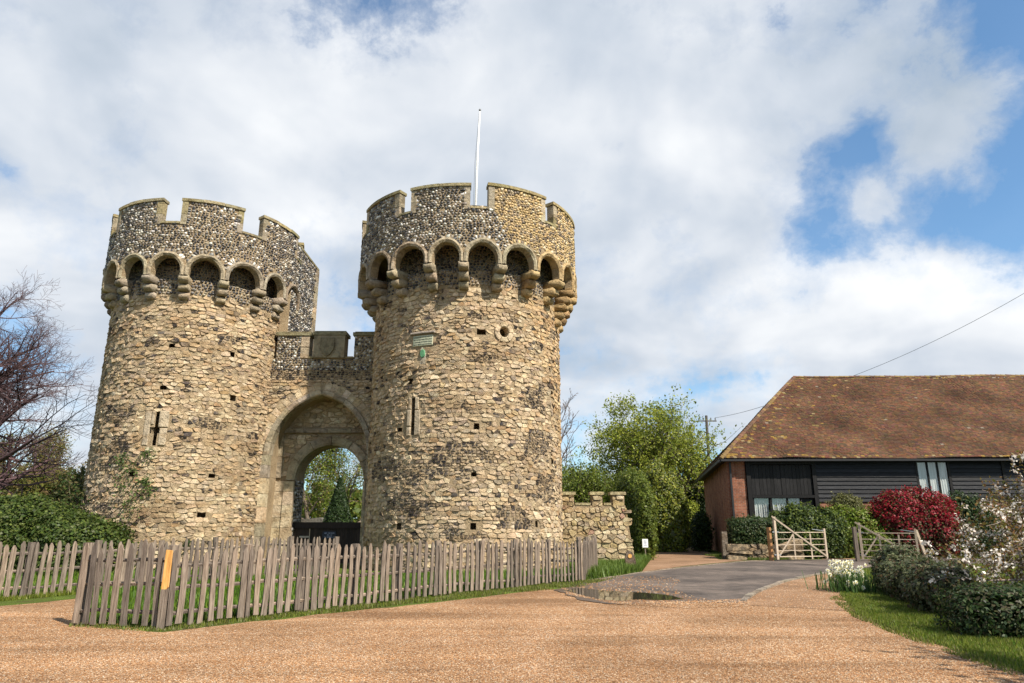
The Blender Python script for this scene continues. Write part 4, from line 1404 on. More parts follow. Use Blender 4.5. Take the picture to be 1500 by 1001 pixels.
def fence(label, runs, seed, gap=0.178, group=None):
    """runs: list of (polyline, posts as fractions, narrow?)"""
    o0 = Vector(runs[0][0][0])
    root = empty('picket_fence', (o0.x, o0.y, 0), label, 'fence', 'weathered picket fences')
    base = Vector((o0.x, o0.y, 0))
    rng = random.Random(seed)
    for pts, posts, narrow, h_scale in runs:
        P = [Vector((p[0], p[1], 0)) for p in pts]
        dist = [0.0]
        for a, b in zip(P, P[1:]): dist.append(dist[-1] + (b - a).length)

        def at(s):
            for i in range(len(P) - 1):
                if s <= dist[i + 1] or i == len(P) - 2:
                    d = (P[i + 1] - P[i]).normalized()
                    return P[i] + d * (s - dist[i]), d
        s = 0.03
        g = gap * (0.72 if narrow else 1)
        while s < dist[-1]:
            p, d = at(s)
            me = rng.choice(PICKN if narrow else PICK)
            o = bpy.data.objects.new('picket', me); col.objects.link(o); o.parent = root
            n = Vector((d.y, -d.x, 0))
            o.location = p - base + n * 0.045 + Vector((0, 0, rng.uniform(0.02, 0.07)))
            o.rotation_euler = (rng.uniform(-0.02, 0.02), rng.gauss(0, 0.014), math.atan2(d.y, d.x))
            o.scale = (rng.uniform(0.85, 1.15) * rng.choice((1, 1, -1)), 1, h_scale * rng.uniform(0.94, 1.04))
            s += g * rng.uniform(0.8, 1.2)
        for fz in posts:
            p, d = at(fz * dist[-1])
            n = Vector((d.y, -d.x, 0))
            o = bpy.data.objects.new('post', rng.choice(POSTS)); col.objects.link(o); o.parent = root
            o.location = p - base - n * 0.06
            o.rotation_euler = (rng.uniform(-0.03, 0.03), rng.uniform(-0.03, 0.03), rng.uniform(0, 6))
            o.scale = (1, 1, h_scale * rng.uniform(0.98, 1.06))
        # rails sag from post to post
        fr_ = sorted(set([0.0] + list(posts) + [1.0]))
        for z in (0.22, 0.60, 0.95):
            for a, b in zip(fr_, fr_[1:]):
                if (b - a) * dist[-1] < 0.2: continue
                K = 4
                pts_ = []
                for k in range(K + 1):
                    p, d = at((a + (b - a) * k / K) * dist[-1])
                    n = Vector((d.y, -d.x, 0))
                    pts_.append(p - base - n * 0.012 + Vector((0, 0, z * h_scale + rng.uniform(-0.02, 0.02))))
                o = MB().tube(pts_, [0.033 * rng.uniform(0.85, 1.15) for _ in pts_], 5).build('rail', 'weathered_wood', None)
                o.parent = root
    return root


ff = [G(109, 917), G(241, 921), G(377, 905), G(503, 891), G(583, 881), G(660, 871), G(740, 863.5), G(807, 855.5)]
f_front = fence('long picket fence along the gravel in front of the nearer tower', [
    ([G(109, 917), G(241, 921)], [0.0, 0.97], False, 1.08),
    (ff[1:], [0.13, 0.24, 0.355, 0.47, 0.60, 0.73, 0.86, 0.995], False, 1.0),
    ([G(809, 855), G(853, 852)], [0.97], True, 0.98),
    ([G(853, 852), G(874, 838.5)], [0.5, 1.0], True, 0.98)], 1)
b0 = G(241, 921)
d_ = (ff[2] - ff[1]).normalized()
o = MB().box((0, 0, 0.30), (0.105, 0.05, 0.60)).mesh('picket', 'weathered_wood')
oo = bpy.data.objects.new('picket', o); col.objects.link(oo); oo.parent = f_front; oo.location = b0 - Vector((ff[0].x, ff[0].y, 0)) + Vector((-0.02, -0.11, 0))
oo['label'] = 'weathered lower half of the repaired picket'
o = MB().prism([(-0.052, 0.0), (0.02, -0.02), (0.052, 0.03), (0.048, 0.59), (-0.045, 0.60)], -0.022, 0.022, lambda a, b, c: (a, c, b)).mesh('picket', 'fresh_wood')
oo = bpy.data.objects.new('picket', o); col.objects.link(oo); oo.parent = f_front; oo.location = b0 - Vector((ff[0].x, ff[0].y, 0)) + Vector((-0.02, -0.11, 0.603))
oo['label'] = 'bright orange new wood on the repaired picket'
fence('picket fence running from the ivy mound back towards the archway', [
    ([(-12.9, 13.0), (-11.2, 16.0), (-10.5, 17.2), (-7.7, 22.0)], [0.05, 0.37, 0.52, 0.68, 0.84, 1.0], False, 1.0),
    ([(-7.6, 22.1), (-5.55, 22.4)], [0.35, 1.0], True, 1.04)], 2)

# ------------------------------------------------------------------ the barn
barn = empty('barn', (20, 42, 0), 'long black weatherboarded barn with hipped mossy brown tile roof', 'barn')
A, B = Vector((11.45, 36.9, 0)), Vector((46.0, 36.2, 0))
Dk, Ck = Vector((13.5, 49.0, 0)), Vector((48.0, 49.0, 0))
EZ = 5.0
fx = (B - A).normalized(); fn = Vector((fx.y, -fx.x, 0))       # along the front, out of the front


def bf(s, z, h):                            # frame of the barn's front
    p = A + fx * s + fn * h
    return (p.x, p.y, z)


def bfs(u): return ((u - 750) / 1000 / 1.02 * 36.9 - A.x) / fx.x


def uv_quad(name, p, mat, parent, uvs):
    me = bpy.data.meshes.new(name)
    me.from_pydata([tuple(q) for q in p], [], [(0, 1, 2, 3)])
    ul = me.uv_layers.new(name='UVMap')
    for i, uv in enumerate(uvs): ul.data[i].uv = uv
    me.materials.append(MATS[mat])
    return link(name, me, parent)


def brick_box(name, p0, p1, thick, z0, z1, parent):
    """a brick wall from p0 to p1 with thickness to the left of its run"""
    d = (p1 - p0); L = d.length; d.normalize(); n = Vector((-d.y, d.x, 0)) * thick
    q = [p0, p1, p1 + n, p0 + n]
    vs = [(v.x, v.y, z0) for v in q] + [(v.x, v.y, z1) for v in q]
    fs = [(0, 1, 5, 4), (1, 2, 6, 5), (2, 3, 7, 6), (3, 0, 4, 7), (4, 5, 6, 7)]
    me = bpy.data.meshes.new(name); me.from_pydata(vs, [], fs)
    ul = me.uv_layers.new(name='UVMap')
    run = [L, thick, L, thick, L]
    for fi, poly in enumerate(me.polygons):
        for k, li in enumerate(poly.loop_indices):
            ul.data[li].uv = ((0, z0), (run[fi], z0), (run[fi], z1), (0, z1))[k]
    me.materials.append(MATS['brick'])
    return link(name, me, parent)


# brick end wall and front pier
ew = brick_box('end_wall', Dk, A, 0.4, -0.1, EZ - 0.12, barn)
pier_w = 0.95
brick_box('corner_pier', A + fx * 0.403, A + fx * pier_w, 0.4, -0.1, EZ - 0.12, barn)
plinth = brick_box('plinth', A + fx * (pier_w + 3.75) + fn * 0.02, B + fn * 0.02, 0.4, -0.1, 2.72, barn)
brick_box('front_backing', A + fx * pier_w - fn * 0.5, B - fn * 0.5, 0.1, -0.1, EZ - 0.1, barn)
# black boarded door bay with curtained lights beneath
s0, s1 = pier_w + 0.02, pier_w + 3.7
MB().box(bf(s0 + 0.12, 2.4, -0.05), (0.22, 0.3, 4.9), Matrix.Rotation(math.atan2(fx.y, fx.x), 3, 'Z')).build('post', 'black_board_upright', barn)
MB().box(bf(s1 - 0.10, 2.4, -0.05), (0.2, 0.3, 4.9), Matrix.Rotation(math.atan2(fx.y, fx.x), 3, 'Z')).build('post', 'black_board_upright', barn)
RZ = Matrix.Rotation(math.atan2(fx.y, fx.x), 3, 'Z')
MB().box(bf((s0 + s1) / 2, 3.02, -0.03), (s1 - s0 - 0.42, 0.26, 0.14), RZ).build('beam', 'black_board_upright', barn)
MB().box(bf((s0 + s1) / 2, EZ - 0.22, -0.03), (s1 - s0 - 0.42, 0.26, 0.2), RZ).build('beam', 'black_board_upright', barn)
rng = random.Random(11)
x = s0 + 0.26
while x < s1 - 0.24:
    ww = rng.uniform(0.17, 0.23)
    ww = min(ww, s1 - 0.22 - x)
    MB().box(bf(x + ww / 2, 3.88, -0.02 + rng.uniform(-0.012, 0.012)), (ww - 0.014, 0.05, 1.55), RZ).build('door_board', 'black_board_upright', barn)
    x += ww
# lower lights
for (xa, xb, cur) in ((s0 + 0.30, s0 + 1.10, 1), (s0 + 1.28, s0 + 2.05, 1), (s0 + 2.1, s0 + 2.75, 1), (s0 + 2.8, s1 - 0.25, 0)):
    wn = MB().box(bf((xa + xb) / 2, 1.90, -0.06), (xb - xa, 0.02, 2.06), RZ).build('window', 'glass' if cur else 'black_board_upright', barn)
    if cur:
        mb = MB()
        K = 26; vs = []; fs = []
        for k in range(K + 1):
            xx = xa + (xb - xa) * (0.02 + 0.96 * k / K)
            dp = -0.12 + 0.03 * math.sin(k * 1.55) + 0.012 * math.sin(k * 0.7)
            vs += [bf(xx, 0.95, dp), bf(xx, 2.9, dp)]
        for k in range(K): fs.append((2 * k, 2 * k + 2, 2 * k + 3, 2 * k + 1))
        mb.add(vs, fs).build('curtain', 'curtain', wn, True)
for xx in (s0 + 0.26, s0 + 1.19, s0 + 2.075, s0 + 2.775):
    MB().box(bf(xx, 1.9, -0.03), (0.12 if xx < s0 + 2 else 0.05, 0.14, 2.1), RZ).build('mullion', 'black_board_upright', barn)
# weatherboards, each lapped over the one below
WB0 = s1 + 0.02
wins = [(bfs(1343), bfs(1387))]
runs = [(WB0, wins[0][0] - 0.12), (wins[0][1] + 0.12, bfs(1464)), (bfs(1464) + 0.16, bfs(1464) + 9.0), (bfs(1464) + 9.0, 34.4)]
z = 2.78
k = 0
while z < EZ - 0.2:
    for a, b in runs:
        hh = 0.235
        vs = [bf(a, z - 0.03, 0.075 + rng.uniform(0, 0.012)), bf(b, z - 0.03 + rng.uniform(-0.012, 0.012), 0.075 + rng.uniform(0, 0.012)), bf(b, z + hh, 0.022), bf(a, z + hh, 0.022),
              bf(a, z - 0.03, 0.02), bf(b, z - 0.03, 0.02), bf(b, z + hh, 0.0), bf(a, z + hh, 0.0)]
        MB().add(vs, [(0, 1, 2, 3), (7, 6, 5, 4), (0, 4, 5, 1), (3, 2, 6, 7), (0, 3, 7, 4), (1, 5, 6, 2)]).build('weatherboard', 'black_board', barn)
    z += 0.215; k += 1
MB().box(bf(bfs(1464) + 0.08, (2.8 + EZ) / 2, 0.03), (0.15, 0.16, EZ - 2.95), RZ).build('post', 'black_board_upright', barn)
# leaded window of three lights in its frame
xa, xb = wins[0]
wz0, wz1 = 2.98, 4.78
wn = empty('window', bf((xa + xb) / 2, wz0, 0)); wn.parent = barn; wn.matrix_parent_inverse = Matrix.Translation(-Vector((20, 42, 0)))
for xx, ww in ((xa - 0.05, 0.12), (xb + 0.05, 0.12), (xa + (xb - xa) / 3, 0.08), (xa + 2 * (xb - xa) / 3, 0.08)):
    MB().box(bf(xx, (wz0 + wz1) / 2, 0.03), (ww, 0.07, wz1 - wz0), RZ).build('frame', 'black_board_upright', wn)
for zz in (wz0 - 0.06, wz1 + 0.06):
    MB().box(bf((xa + xb) / 2, zz, 0.03), (xb - xa + 0.22, 0.18, 0.12), RZ).build('frame', 'black_board_upright', wn)
for k in range(3):
    a = xa + (xb - xa) * k / 3 + 0.05; b = xa + (xb - xa) * (k + 1) / 3 - 0.05
    MB().box(bf((a + b) / 2, (wz0 + wz1) / 2, 0.015), (b - a, 0.012, wz1 - wz0), RZ).build('pane', 'glass', wn)
    vs = []; fs = []
    K = 12
    for q in range(K + 1):
        xx = a + (b - a) * q / K
        dp = -0.022 + 0.018 * math.sin(q * 1.7)
        vs += [bf(xx, wz0, dp), bf(xx, wz1, dp)]
    for q in range(K): fs.append((2 * q, 2 * q + 2, 2 * q + 3, 2 * q + 1))
    MB().add(vs, fs).build('curtain', 'curtain', wn, True)
# roof: hipped, tiled
OV = 0.42
e0 = A - fx * OV + fn * OV; e1 = B + fn * OV
ed = Dk - fx * (OV + 0.05) - fn * OV
RZH = 10.75
ry = 42.9
r0 = Vector((D(1162, 548, ry).x, ry, RZH)); r1 = Vector((47.0, ry - 0.3, RZH))
E0 = Vector((e0.x, e0.y, EZ)); E1 = Vector((e1.x, e1.y, EZ)); ED = Vector((ed.x, ed.y, EZ - 0.35)); EC = Vector((Ck.x, Ck.y + OV, EZ))
und = MB().add([E0 + Vector((0, 0, -0.09)), E1 + Vector((0, 0, -0.09)), r1 + Vector((0, 0, -0.1)), r0 + Vector((0, 0, -0.1)), ED + Vector((0, 0, -0.09)), EC + Vector((0, 0, -0.09))], [(0, 1, 2, 3), (4, 0, 3), (5, 4, 3, 2), (0, 4, 5, 1)])
roof = und.build('roof', 'black_board', barn)
TILE = [(0.145, 0.074, 0.043), (0.165, 0.083, 0.046), (0.125, 0.067, 0.042), (0.108, 0.06, 0.04), (0.185, 0.096, 0.053), (0.145, 0.081, 0.05)]


def tile_slope(a, b, c, d, name, seed, dm=None):
    """tiles over the slope with eaves a-b and ridge d-c; rows run along the eaves"""
    rng = random.Random(seed)
    n = (b - a).cross(d - a).normalized()
    if n.z < 0: n = -n
    ex = (b - a).normalized(); up = n.cross(ex)
    if up.z < 0: up = -up
    Hs = (d - a).dot(up)
    rowh = 0.125
    rows = int(Hs / rowh)
    V = []; C_ = []
    for r_ in range(rows):
        t_ = (r_ * rowh) / Hs
        L0 = a.lerp(d, t_); L1 = b.lerp(c, t_)
        s = -rng.uniform(0, 0.17)
        run = (L1 - L0).length
        if run < 0.1: continue
        sag = 0
        while s < run:
            ww = 0.185
            p = L0 + ex * max(s, 0); w2 = min(ww - 0.008, run - s)
            if w2 <= 0.02: break
            lift = rng.uniform(0.022, 0.045); k = rng.uniform(-0.006, 0.006)
            und_ = 0.13 * mnoise.noise((p.x * 0.18, p.z * 0.25, 3)) + 0.05 * mnoise.noise((p.x * 0.5, p.z * 0.6, seed)) + 0.02 * mnoise.noise((p.x * 1.2, p.z * 1.0, seed))
            o = n * und_
            q0 = p + o + n * lift; q1 = p + ex * w2 + o + n * (lift + k)
            q2 = p + ex * w2 + up * (rowh + 0.03) + o; q3 = p + up * (rowh + 0.03) + o
            V += [q0, q1, q2, q3, p + o - n * 0.02, p + ex * w2 + o - n * 0.02]
            nz = mnoise.noise((p.x * 0.35, p.y * 0.35 + p.z * 0.5, 3)); nz2 = mnoise.noise((p.x * 1.1, p.z * 0.9, 8)); n3 = mnoise.noise((p.x * 0.9, p.z * 2.2, 15))
            c_ = rng.choice(TILE)
            m_ = 0.70 + 0.30 * nz + 0.18 * nz2
            c_ = tuple(x * m_ * rng.uniform(0.85, 1.18) for x in c_)
            dh = (s - 0) if dm else 99
            lich = math.exp(-dh / 0.9) * 0.34 + (0.5 if t_ > 0.965 else 0) + (0.25 if t_ < 0.02 else 0) + (0.10 if n3 > 0.38 and dh < 4 else 0) + 0.0008
            if rng.random() < lich * (0.7 + n3): c_ = rng.choice([(0.25, 0.155, 0.04), (0.21, 0.13, 0.04), (0.18, 0.13, 0.05), (0.25, 0.19, 0.10)])
            elif rng.random() < 0.004: c_ = rng.choice([(0.24, 0.19, 0.15), (0.25, 0.14, 0.075), (0.20, 0.17, 0.13)])
            C_ += [c_] * 6
            s += ww
    V = np.array([tuple(v) for v in V], np.float32); C_ = np.array(C_, np.float32)
    nt = len(V) // 6
    i0 = (np.arange(nt) * 6)[:, None]
    F = np.concatenate([i0 + np.array([[0, 1, 2, 3]]), i0 + np.array([[4, 5, 1, 0]])], 0)
    me = np_mesh(name, V, F, C_, 'roof_tile')
    return link(name, me, roof, 'stuff')


tile_slope(E0, E1, r1, r0, 'roof_tiles', 3, True)
tile_slope(ED, E0, r0, r0 + Vector((0, 0.01, 0)), 'hip_tiles', 4)
# hip and ridge capping, gutter, downpipe
rng = random.Random(6)
nh = 44
for (p, q, nn) in ((E0, r0, 40), (r0, r1, 90)):
    d = (q - p)
    mb = MB()
    for k in range(nn):
        a = p + d * (k / nn); b = p + d * ((k + 1) / nn)
        a = a + Vector((0, 0, 0.14 * mnoise.noise((a.x * 0.18, a.z * 0.25, 3)))); b = b + Vector((0, 0, 0.14 * mnoise.noise((b.x * 0.18, b.z * 0.25, 3))))
        c_ = rng.choice([(0.17, 0.11, 0.045), (0.13, 0.07, 0.045), (0.19, 0.13, 0.055), (0.10, 0.06, 0.04)])
        w_ = d.cross(Vector((0, 0, 1))).normalized() * 0.16
        up = Vector((0, 0, 0.09 + rng.uniform(0, 0.015)))
        lo = Vector((0, 0, -0.03))
        vs = [a - w_ + lo, a + up, a + w_ + lo, b - w_ + lo, b + up * 0.8, b + w_ + lo]
        mb.add(vs, [(0, 3, 4, 1), (1, 4, 5, 2), (0, 1, 2), (5, 4, 3)], vary(c_, rng))
    mb.build('ridge_tiles', 'roof_tile', roof, kind='stuff')
g0, g1 = E0 + fn * 0.06 + Vector((0, 0, -0.13)), E1 + fn * 0.06 + Vector((0, 0, -0.13))
MB().bar(g0, g1, 0.13, 0.1).build('gutter', 'black_metal', barn)
MB().bar(E0 - fx * 0.05 + Vector((0, 0, -0.16)), ED + Vector((0, 0, -0.16)), 0.12, 0.14).build('end_gutter', 'black_metal', barn)
MB().bar(A - fx * 0.003 + fn * 0.12 + fx * 0.14 + Vector((0, 0, EZ - 0.2)), A + fn * 0.12 + fx * 0.14 + Vector((0, 0, 0.1)), 0.09, 0.09).build('downpipe', 'black_metal', barn)

# ------------------------------------------------------------------ five-bar gates
def five_bar(label, p0, p1, right, hang_h=1.86, gh=1.22):
    """hanging stile at p0 with long heel and diagonal"""
    root = empty('five_bar_gate', p0, label, 'gate', 'five-bar timber field gates')
    d = (p1 - p0).normalized(); L = (p1 - p0).length
    n = Vector((d.y, -d.x, 0))
    base = Vector((0, 0, 0.08))

    def P(s, z, h=0): return p0 + d * s + n * h + Vector((0, 0, z)) + base

    def br(name, a, b, wd, dp):
        return MB().bar(a, b, dp, wd, n).build(name, 'gate_wood', root)
    MB().bar(P(0.05, 0, 0), P(0.05, hang_h, 0), 0.10, 0.12, n).build('hanging_stile', 'gate_wood', root)
    MB().bar(P(L - 0.04, 0, 0), P(L - 0.04, gh + 0.12, 0), 0.085, 0.09, n).build('slamming_stile', 'gate_wood', root)
    for i, z in enumerate((0.12, 0.38, 0.63, 0.88, gh - 0.05)):
        wd = 0.105 if i == 4 else 0.085
        MB().bar(P(0.102, z), P(L - 0.088, z), wd if False else 0.03, wd, Vector((0, 0, 1)).cross(d)).build('bar', 'gate_wood', root)
    for s in (0.36, 0.69):
        MB().bar(P(L * s, 0.0, 0.028), P(L * s, gh - 0.11, 0.028), 0.022, 0.07, d).build('upright', 'gate_wood', root)
    MB().bar(P(-0.10, hang_h + 0.02, 0.073), P(L - 0.06, 0.10, 0.073), 0.022, 0.07, n.cross(Vector((0, 0, 1)))).build('diagonal', 'gate_wood', root)
    MB().bar(P(0.12, 0.14, 0.052), P(L * 0.36, gh - 0.1, 0.052), 0.022, 0.06, n.cross(Vector((0, 0, 1)))).build('brace', 'gate_wood', root)
    MB().bar(P(L * 0.74, gh + 0.09, 0.03), P(L * 0.97, gh + 0.015, 0.03), 0.02, 0.03).build('latch', 'galvanised', root)
    for z in (0.2, gh - 0.03):
        MB().bar(P(-0.10, z, 0.02), P(0.2, z, 0.06), 0.02, 0.05).build('hinge', 'galvanised', root)
    return root


g_a, g_b = G(1138, 822.5), G(1213, 821.5)
five_bar('pale open five-bar gate in front of the laurel bush by the barn', g_a, g_b, True)
gp = G(1131, 822)
tag(MB().box((gp.x, gp.y + 0.05, 0.72), (0.17, 0.15, 1.5), None, None, 0.94).build('gate_post', 'tan_post_wood'), 'orange brown timber gate post beside the pale open gate', 'gate post')
g2a, g2b = G(1263, 822.5), G(1349, 824.5)
five_bar('five-bar gate half hidden behind the ivy hedge before the red bush', g2a, g2b, True, 1.60, 1.20)
q = G(1344, 824)
MB_ = MB().bar(Vector((q.x + 0.1, q.y - 0.05, 1.35)), Vector((q.x + 0.42, q.y - 0.10, -0.05)), 0.13, 0.10)
tag(MB_.build('gate_prop', 'gate_wood'), 'slanting timber prop leaning against the gate before the red bush', 'prop')
q = G(1262, 823)
tag(MB().box((q.x - 0.14, q.y + 0.02, 0.72), (0.15, 0.15, 1.55)).build('gate_post', 'weathered_wood'), 'grey weathered gate post behind the ivy hedge', 'gate post')

# ------------------------------------------------------------------ utility pole and overhead cables
up_ = empty('utility_pole', D(1037, 690, 62), 'wooden utility pole rising behind the barn corner', 'utility pole')
a = D(1037.5, 690, 62); b = D(1034.5, 609, 62)
MB().tube([Vector((a.x, a.y, 0)), b], [0.16, 0.12], 8).build('pole', 'old_pole_wood', up_)
MB().bar(b + Vector((-0.8, 0, -0.5)), b + Vector((0.9, 0, -0.5)), 0.1, 0.1).build('crossarm', 'old_pole_wood', up_)
for dx in (-0.7, -0.3, 0.4, 0.8):
    MB().tube([b + Vector((dx, 0, -0.42)), b + Vector((dx, 0, -0.2))], [0.06, 0.05], 6).build('insulator', 'lead_grey', up_)


def cable(label, a, b, sag, rad):
    pts = []
    for k in range(25):
        t_ = k / 24
        p = Vector(a).lerp(Vector(b), t_); p.z -= sag * 4 * t_ * (1 - t_)
        pts.append(p)
    tag(MB().tube(pts, [rad] * 25, 4).build('cable', 'cable_grey'), label, 'cable', 'overhead cables')


cable('thick overhead cable crossing the sky above the barn roof', D(1180, 575, 92), D(1560, 394, 74), 1.2, 0.026)
cable('thin overhead cable running from the utility pole to the barn roof', b + Vector((0.8, 0, -0.2)), D(1165, 578, 46), 0.2, 0.016)

# ------------------------------------------------------------------ vegetation
def leaf_mesh(name, P, N, size, cols, rng, mat='leaf', aspect=0.55, var=0.35):
    """leaf-shaped folded faces at points P with normals N"""
    n = len(P)
    N = N / (np.linalg.norm(N, axis=1, keepdims=True) + 1e-9)
    ref = rng.normal(size=(n, 3))
    X = np.cross(N, ref); X /= (np.linalg.norm(X, axis=1, keepdims=True) + 1e-9)
    Y = np.cross(N, X)
    s = (size * rng.uniform(1 - var, 1 + var, n))[:, None]
    a = P - X * s * 0.5
    b = P + Y * s * aspect * 0.5 + N * s * 0.06
    c = P + X * s * 0.5
    d = P - Y * s * aspect * 0.5 + N * s * 0.06
    V = np.stack([a, b, c, d], 1).reshape(-1, 3)
    F = np.arange(n * 4, dtype=np.int32).reshape(n, 4)
    cols = np.asarray(cols, np.float32)
    ci = cols[rng.integers(0, len(cols), n)] * rng.uniform(0.75, 1.25, (n, 1)).astype(np.float32)
    return np_mesh(name, V, F, np.repeat(ci, 4, 0), mat)


def super_dirs(rng, n, pw, low=-0.25):
    d = rng.normal(size=(n, 3)); d /= np.linalg.norm(d, axis=1, keepdims=True)
    d[:, 2] = np.where(d[:, 2] < low, -d[:, 2], d[:, 2])
    k = (np.abs(d) ** pw).sum(1) ** (1 / pw)
    return d / k[:, None]


def shrub(name, label, cat, blobs, density, size, cols, seed, parts=('foliage', 'stems'), lump=0.16, pw=2.4, stem_col=(0.10, 0.07, 0.05), mat='leaf', depth=0.22, core=True, core_col=None, aspect=0.55, group=None, shoots=5.0, rot=0.0, low=None):
    """a bush: leaves through the outer shell of lumpy bodies, stems and inner leaves behind"""
    rng = np.random.default_rng(seed)
    lo = min(b[0][2] - b[1][2] for b in blobs)
    c0 = blobs[0][0]
    root = empty(name, (c0[0], c0[1], 0), label, cat, group)
    Ps, Ns = [], []
    stm = MB(); pr = random.Random(seed)
    ca, sa = math.cos(rot), math.sin(rot)
    inner_P = []
    for (c, rad) in blobs:
        c = np.array(c); rad = np.array(rad)
        area = 4 * math.pi * ((rad[0] * rad[1]) ** 1.6 / 3 + (rad[0] * rad[2]) ** 1.6 / 3 + (rad[1] * rad[2]) ** 1.6 / 3) ** (1 / 1.6)
        n = int(area * density)
        d = super_dirs(rng, n, pw, -min(0.97, max(0.25, c[2] / rad[2] + 0.05)))
        ph = rng.uniform(0, 6, 6)
        bump = lump * (np.sin(d[:, 0] * 5 * rad[0] ** 0.6 + ph[0]) * np.sin(d[:, 1] * 5 * rad[1] ** 0.6 + ph[1]) + 0.7 * np.sin(d[:, 2] * 7 + d[:, 0] * 6 + ph[2]) + 0.5 * np.sin(d[:, 0] * 13 + ph[3]) * np.sin(d[:, 2] * 11 + d[:, 1] * 12 + ph[4]))
        rr = 1 + bump * 0.5 - depth * rng.exponential(0.45, n) + 0.05 * rng.normal(size=n)
        p = d * rad * rr[:, None]
        nn = d / rad + rng.normal(size=(n, 3)) * 0.55 / rad.mean() + np.array([0, 0, 0.35]) / rad.mean()
        if rot:
            p = np.stack([p[:, 0] * ca - p[:, 1] * sa, p[:, 0] * sa + p[:, 1] * ca, p[:, 2]], 1)
            nn = np.stack([nn[:, 0] * ca - nn[:, 1] * sa, nn[:, 0] * sa + nn[:, 1] * ca, nn[:, 2]], 1)
        p = p + c
        ns = int(area * shoots)
        if ns:
            ds = super_dirs(rng, ns, pw, -0.1)
            st_ = ds * rad * 0.97
            gd = ds / np.linalg.norm(ds, axis=1, keepdims=True) + rng.normal(size=(ns, 3)) * 0.35 + np.array([0, 0, 0.6])
            gd /= np.linalg.norm(gd, axis=1, keepdims=True)
            ln = rng.uniform(1.0, 3.2, (ns, 1)) * size
            tt = np.linspace(0.1, 1, 7)[None, :, None]
            q = (st_[:, None] + gd[:, None] * ln[:, None] * tt).reshape(-1, 3) + rng.normal(size=(ns * 7, 3)) * size * 0.25
            if rot: q = np.stack([q[:, 0] * ca - q[:, 1] * sa, q[:, 0] * sa + q[:, 1] * ca, q[:, 2]], 1)
            p = np.concatenate([p, q + c]); nn = np.concatenate([nn, rng.normal(size=q.shape)])
        ok = p[:, 2] > 0.02
        Ps.append(p[ok]); Ns.append(nn[ok])
        if core:
            d2 = super_dirs(rng, max(80, n // 6), pw, -min(0.97, max(0.25, c[2] / rad[2])))
            q = d2 * rad * rng.uniform(0.55, 0.8, (len(d2), 1))
            if rot: q = np.stack([q[:, 0] * ca - q[:, 1] * sa, q[:, 0] * sa + q[:, 1] * ca, q[:, 2]], 1)
            q = q + c
            inner_P.append(q[q[:, 2] > 0.02])
        for k in range(7):
            dd = super_dirs(rng, 1, 2.0)[0]
            e = c + dd * rad * 0.9
            if e[2] < c[2] * 0.6: continue
            bx_ = (c[0] + pr.uniform(-.3, .3) * rad[0], c[1] + pr.uniform(-.3, .3) * rad[1], 0.0)
            mid = (np.array(bx_) + e) / 2 + np.array([pr.uniform(-.1, .1), pr.uniform(-.1, .1), 0.1])
            stm.tube([bx_, mid, e], [0.035, 0.022, 0.008], 5, stem_col)
    P = np.concatenate(Ps); N = np.concatenate(Ns)
    if low:                                 # older leaves lower down in another colour
        zc_, lcols = low
        mk_ = P[:, 2] + rng.normal(size=len(P)) * 0.28 + 0.25 * np.sin(P[:, 0] * 3.1) < zc_
        link('lower_foliage', leaf_mesh(name + '_lower', P[mk_], N[mk_], size, lcols, rng, mat, aspect), root)
        P, N = P[~mk_], N[~mk_]
    link(parts[0], leaf_mesh(name + '_foliage', P, N, size, cols, rng, mat, aspect), root)
    if core and inner_P:
        q = np.concatenate(inner_P)
        link('inner_foliage', leaf_mesh(name + '_inner', q, rng.normal(size=q.shape), size * 3.2, [np.array(c_) * 0.9 for c_ in (core_col or cols)], rng, mat, 0.8), root)
    stm.build(parts[1], 'bark', root)
    return root


def grow_tree(seed, base, height, trunk_r, trunk_frac, n_child, ang, ratio, levels, lean=(0, 0), wob=0.12, up=0.15, first=0.3, droop=0.0, trunk_top=0.9, sweep=None):
    """branches as polylines [(points, radii, level)]"""
    rng = random.Random(seed)
    out = []

    def branch(p, d, L, r_, lev):
        n = 5 if lev < 2 else 4 if lev < 3 else 3
        pts = [p.copy()]; rad = [r_]
        dd = d.copy()
        for k in range(n):
            dd = dd + Vector((rng.gauss(0, wob), rng.gauss(0, wob), rng.gauss(0, wob) + up - droop * lev))
            if sweep is not None and lev > 0: dd = dd + sweep * 0.06
            dd.normalize()
            p = p + dd * (L / n)
            pts.append(p.copy()); rad.append(r_ * (1 - (0.72 if lev else 0.6) * (k + 1) / n))
        out.append((pts, rad, lev))
        if lev + 1 > levels: return
        nc = n_child[min(lev, len(n_child) - 1)]
        for j in range(nc):
            f0 = first if lev == 0 else 0.2
            t_ = f0 + (1 - f0) * (j + rng.uniform(0.1, 0.9)) / nc
            fi = t_ * n; i = min(int(fi), n - 1)
            q = pts[i].lerp(pts[i + 1], fi - i)
            rq = rad[i] + (rad[i + 1] - rad[i]) * (fi - i)
            ax = (pts[i + 1] - pts[i]).normalized()
            a = rng.uniform(0, 2 * math.pi) if lev else (j * 2.4 + rng.uniform(-0.5, 0.5))
            o1 = ax.orthogonal().normalized(); o2 = ax.cross(o1)
            side = o1 * math.cos(a) + o2 * math.sin(a)
            an = R(ang * rng.uniform(0.7, 1.3)) * (1.0 if lev else (1.15 - 0.5 * t_))
            nd = ax * math.cos(an) + side * math.sin(an)
            LL = L * ratio * rng.uniform(0.7, 1.2) * (1.1 - 0.45 * t_ if lev == 0 else 1.0 - 0.3 * t_)
            branch(q, nd, LL, max(rq * 0.62, 0.004), lev + 1)
    branch(Vector(base), Vector((lean[0], lean[1], 1)).normalized(), height * trunk_frac, trunk_r, 0)
    return out


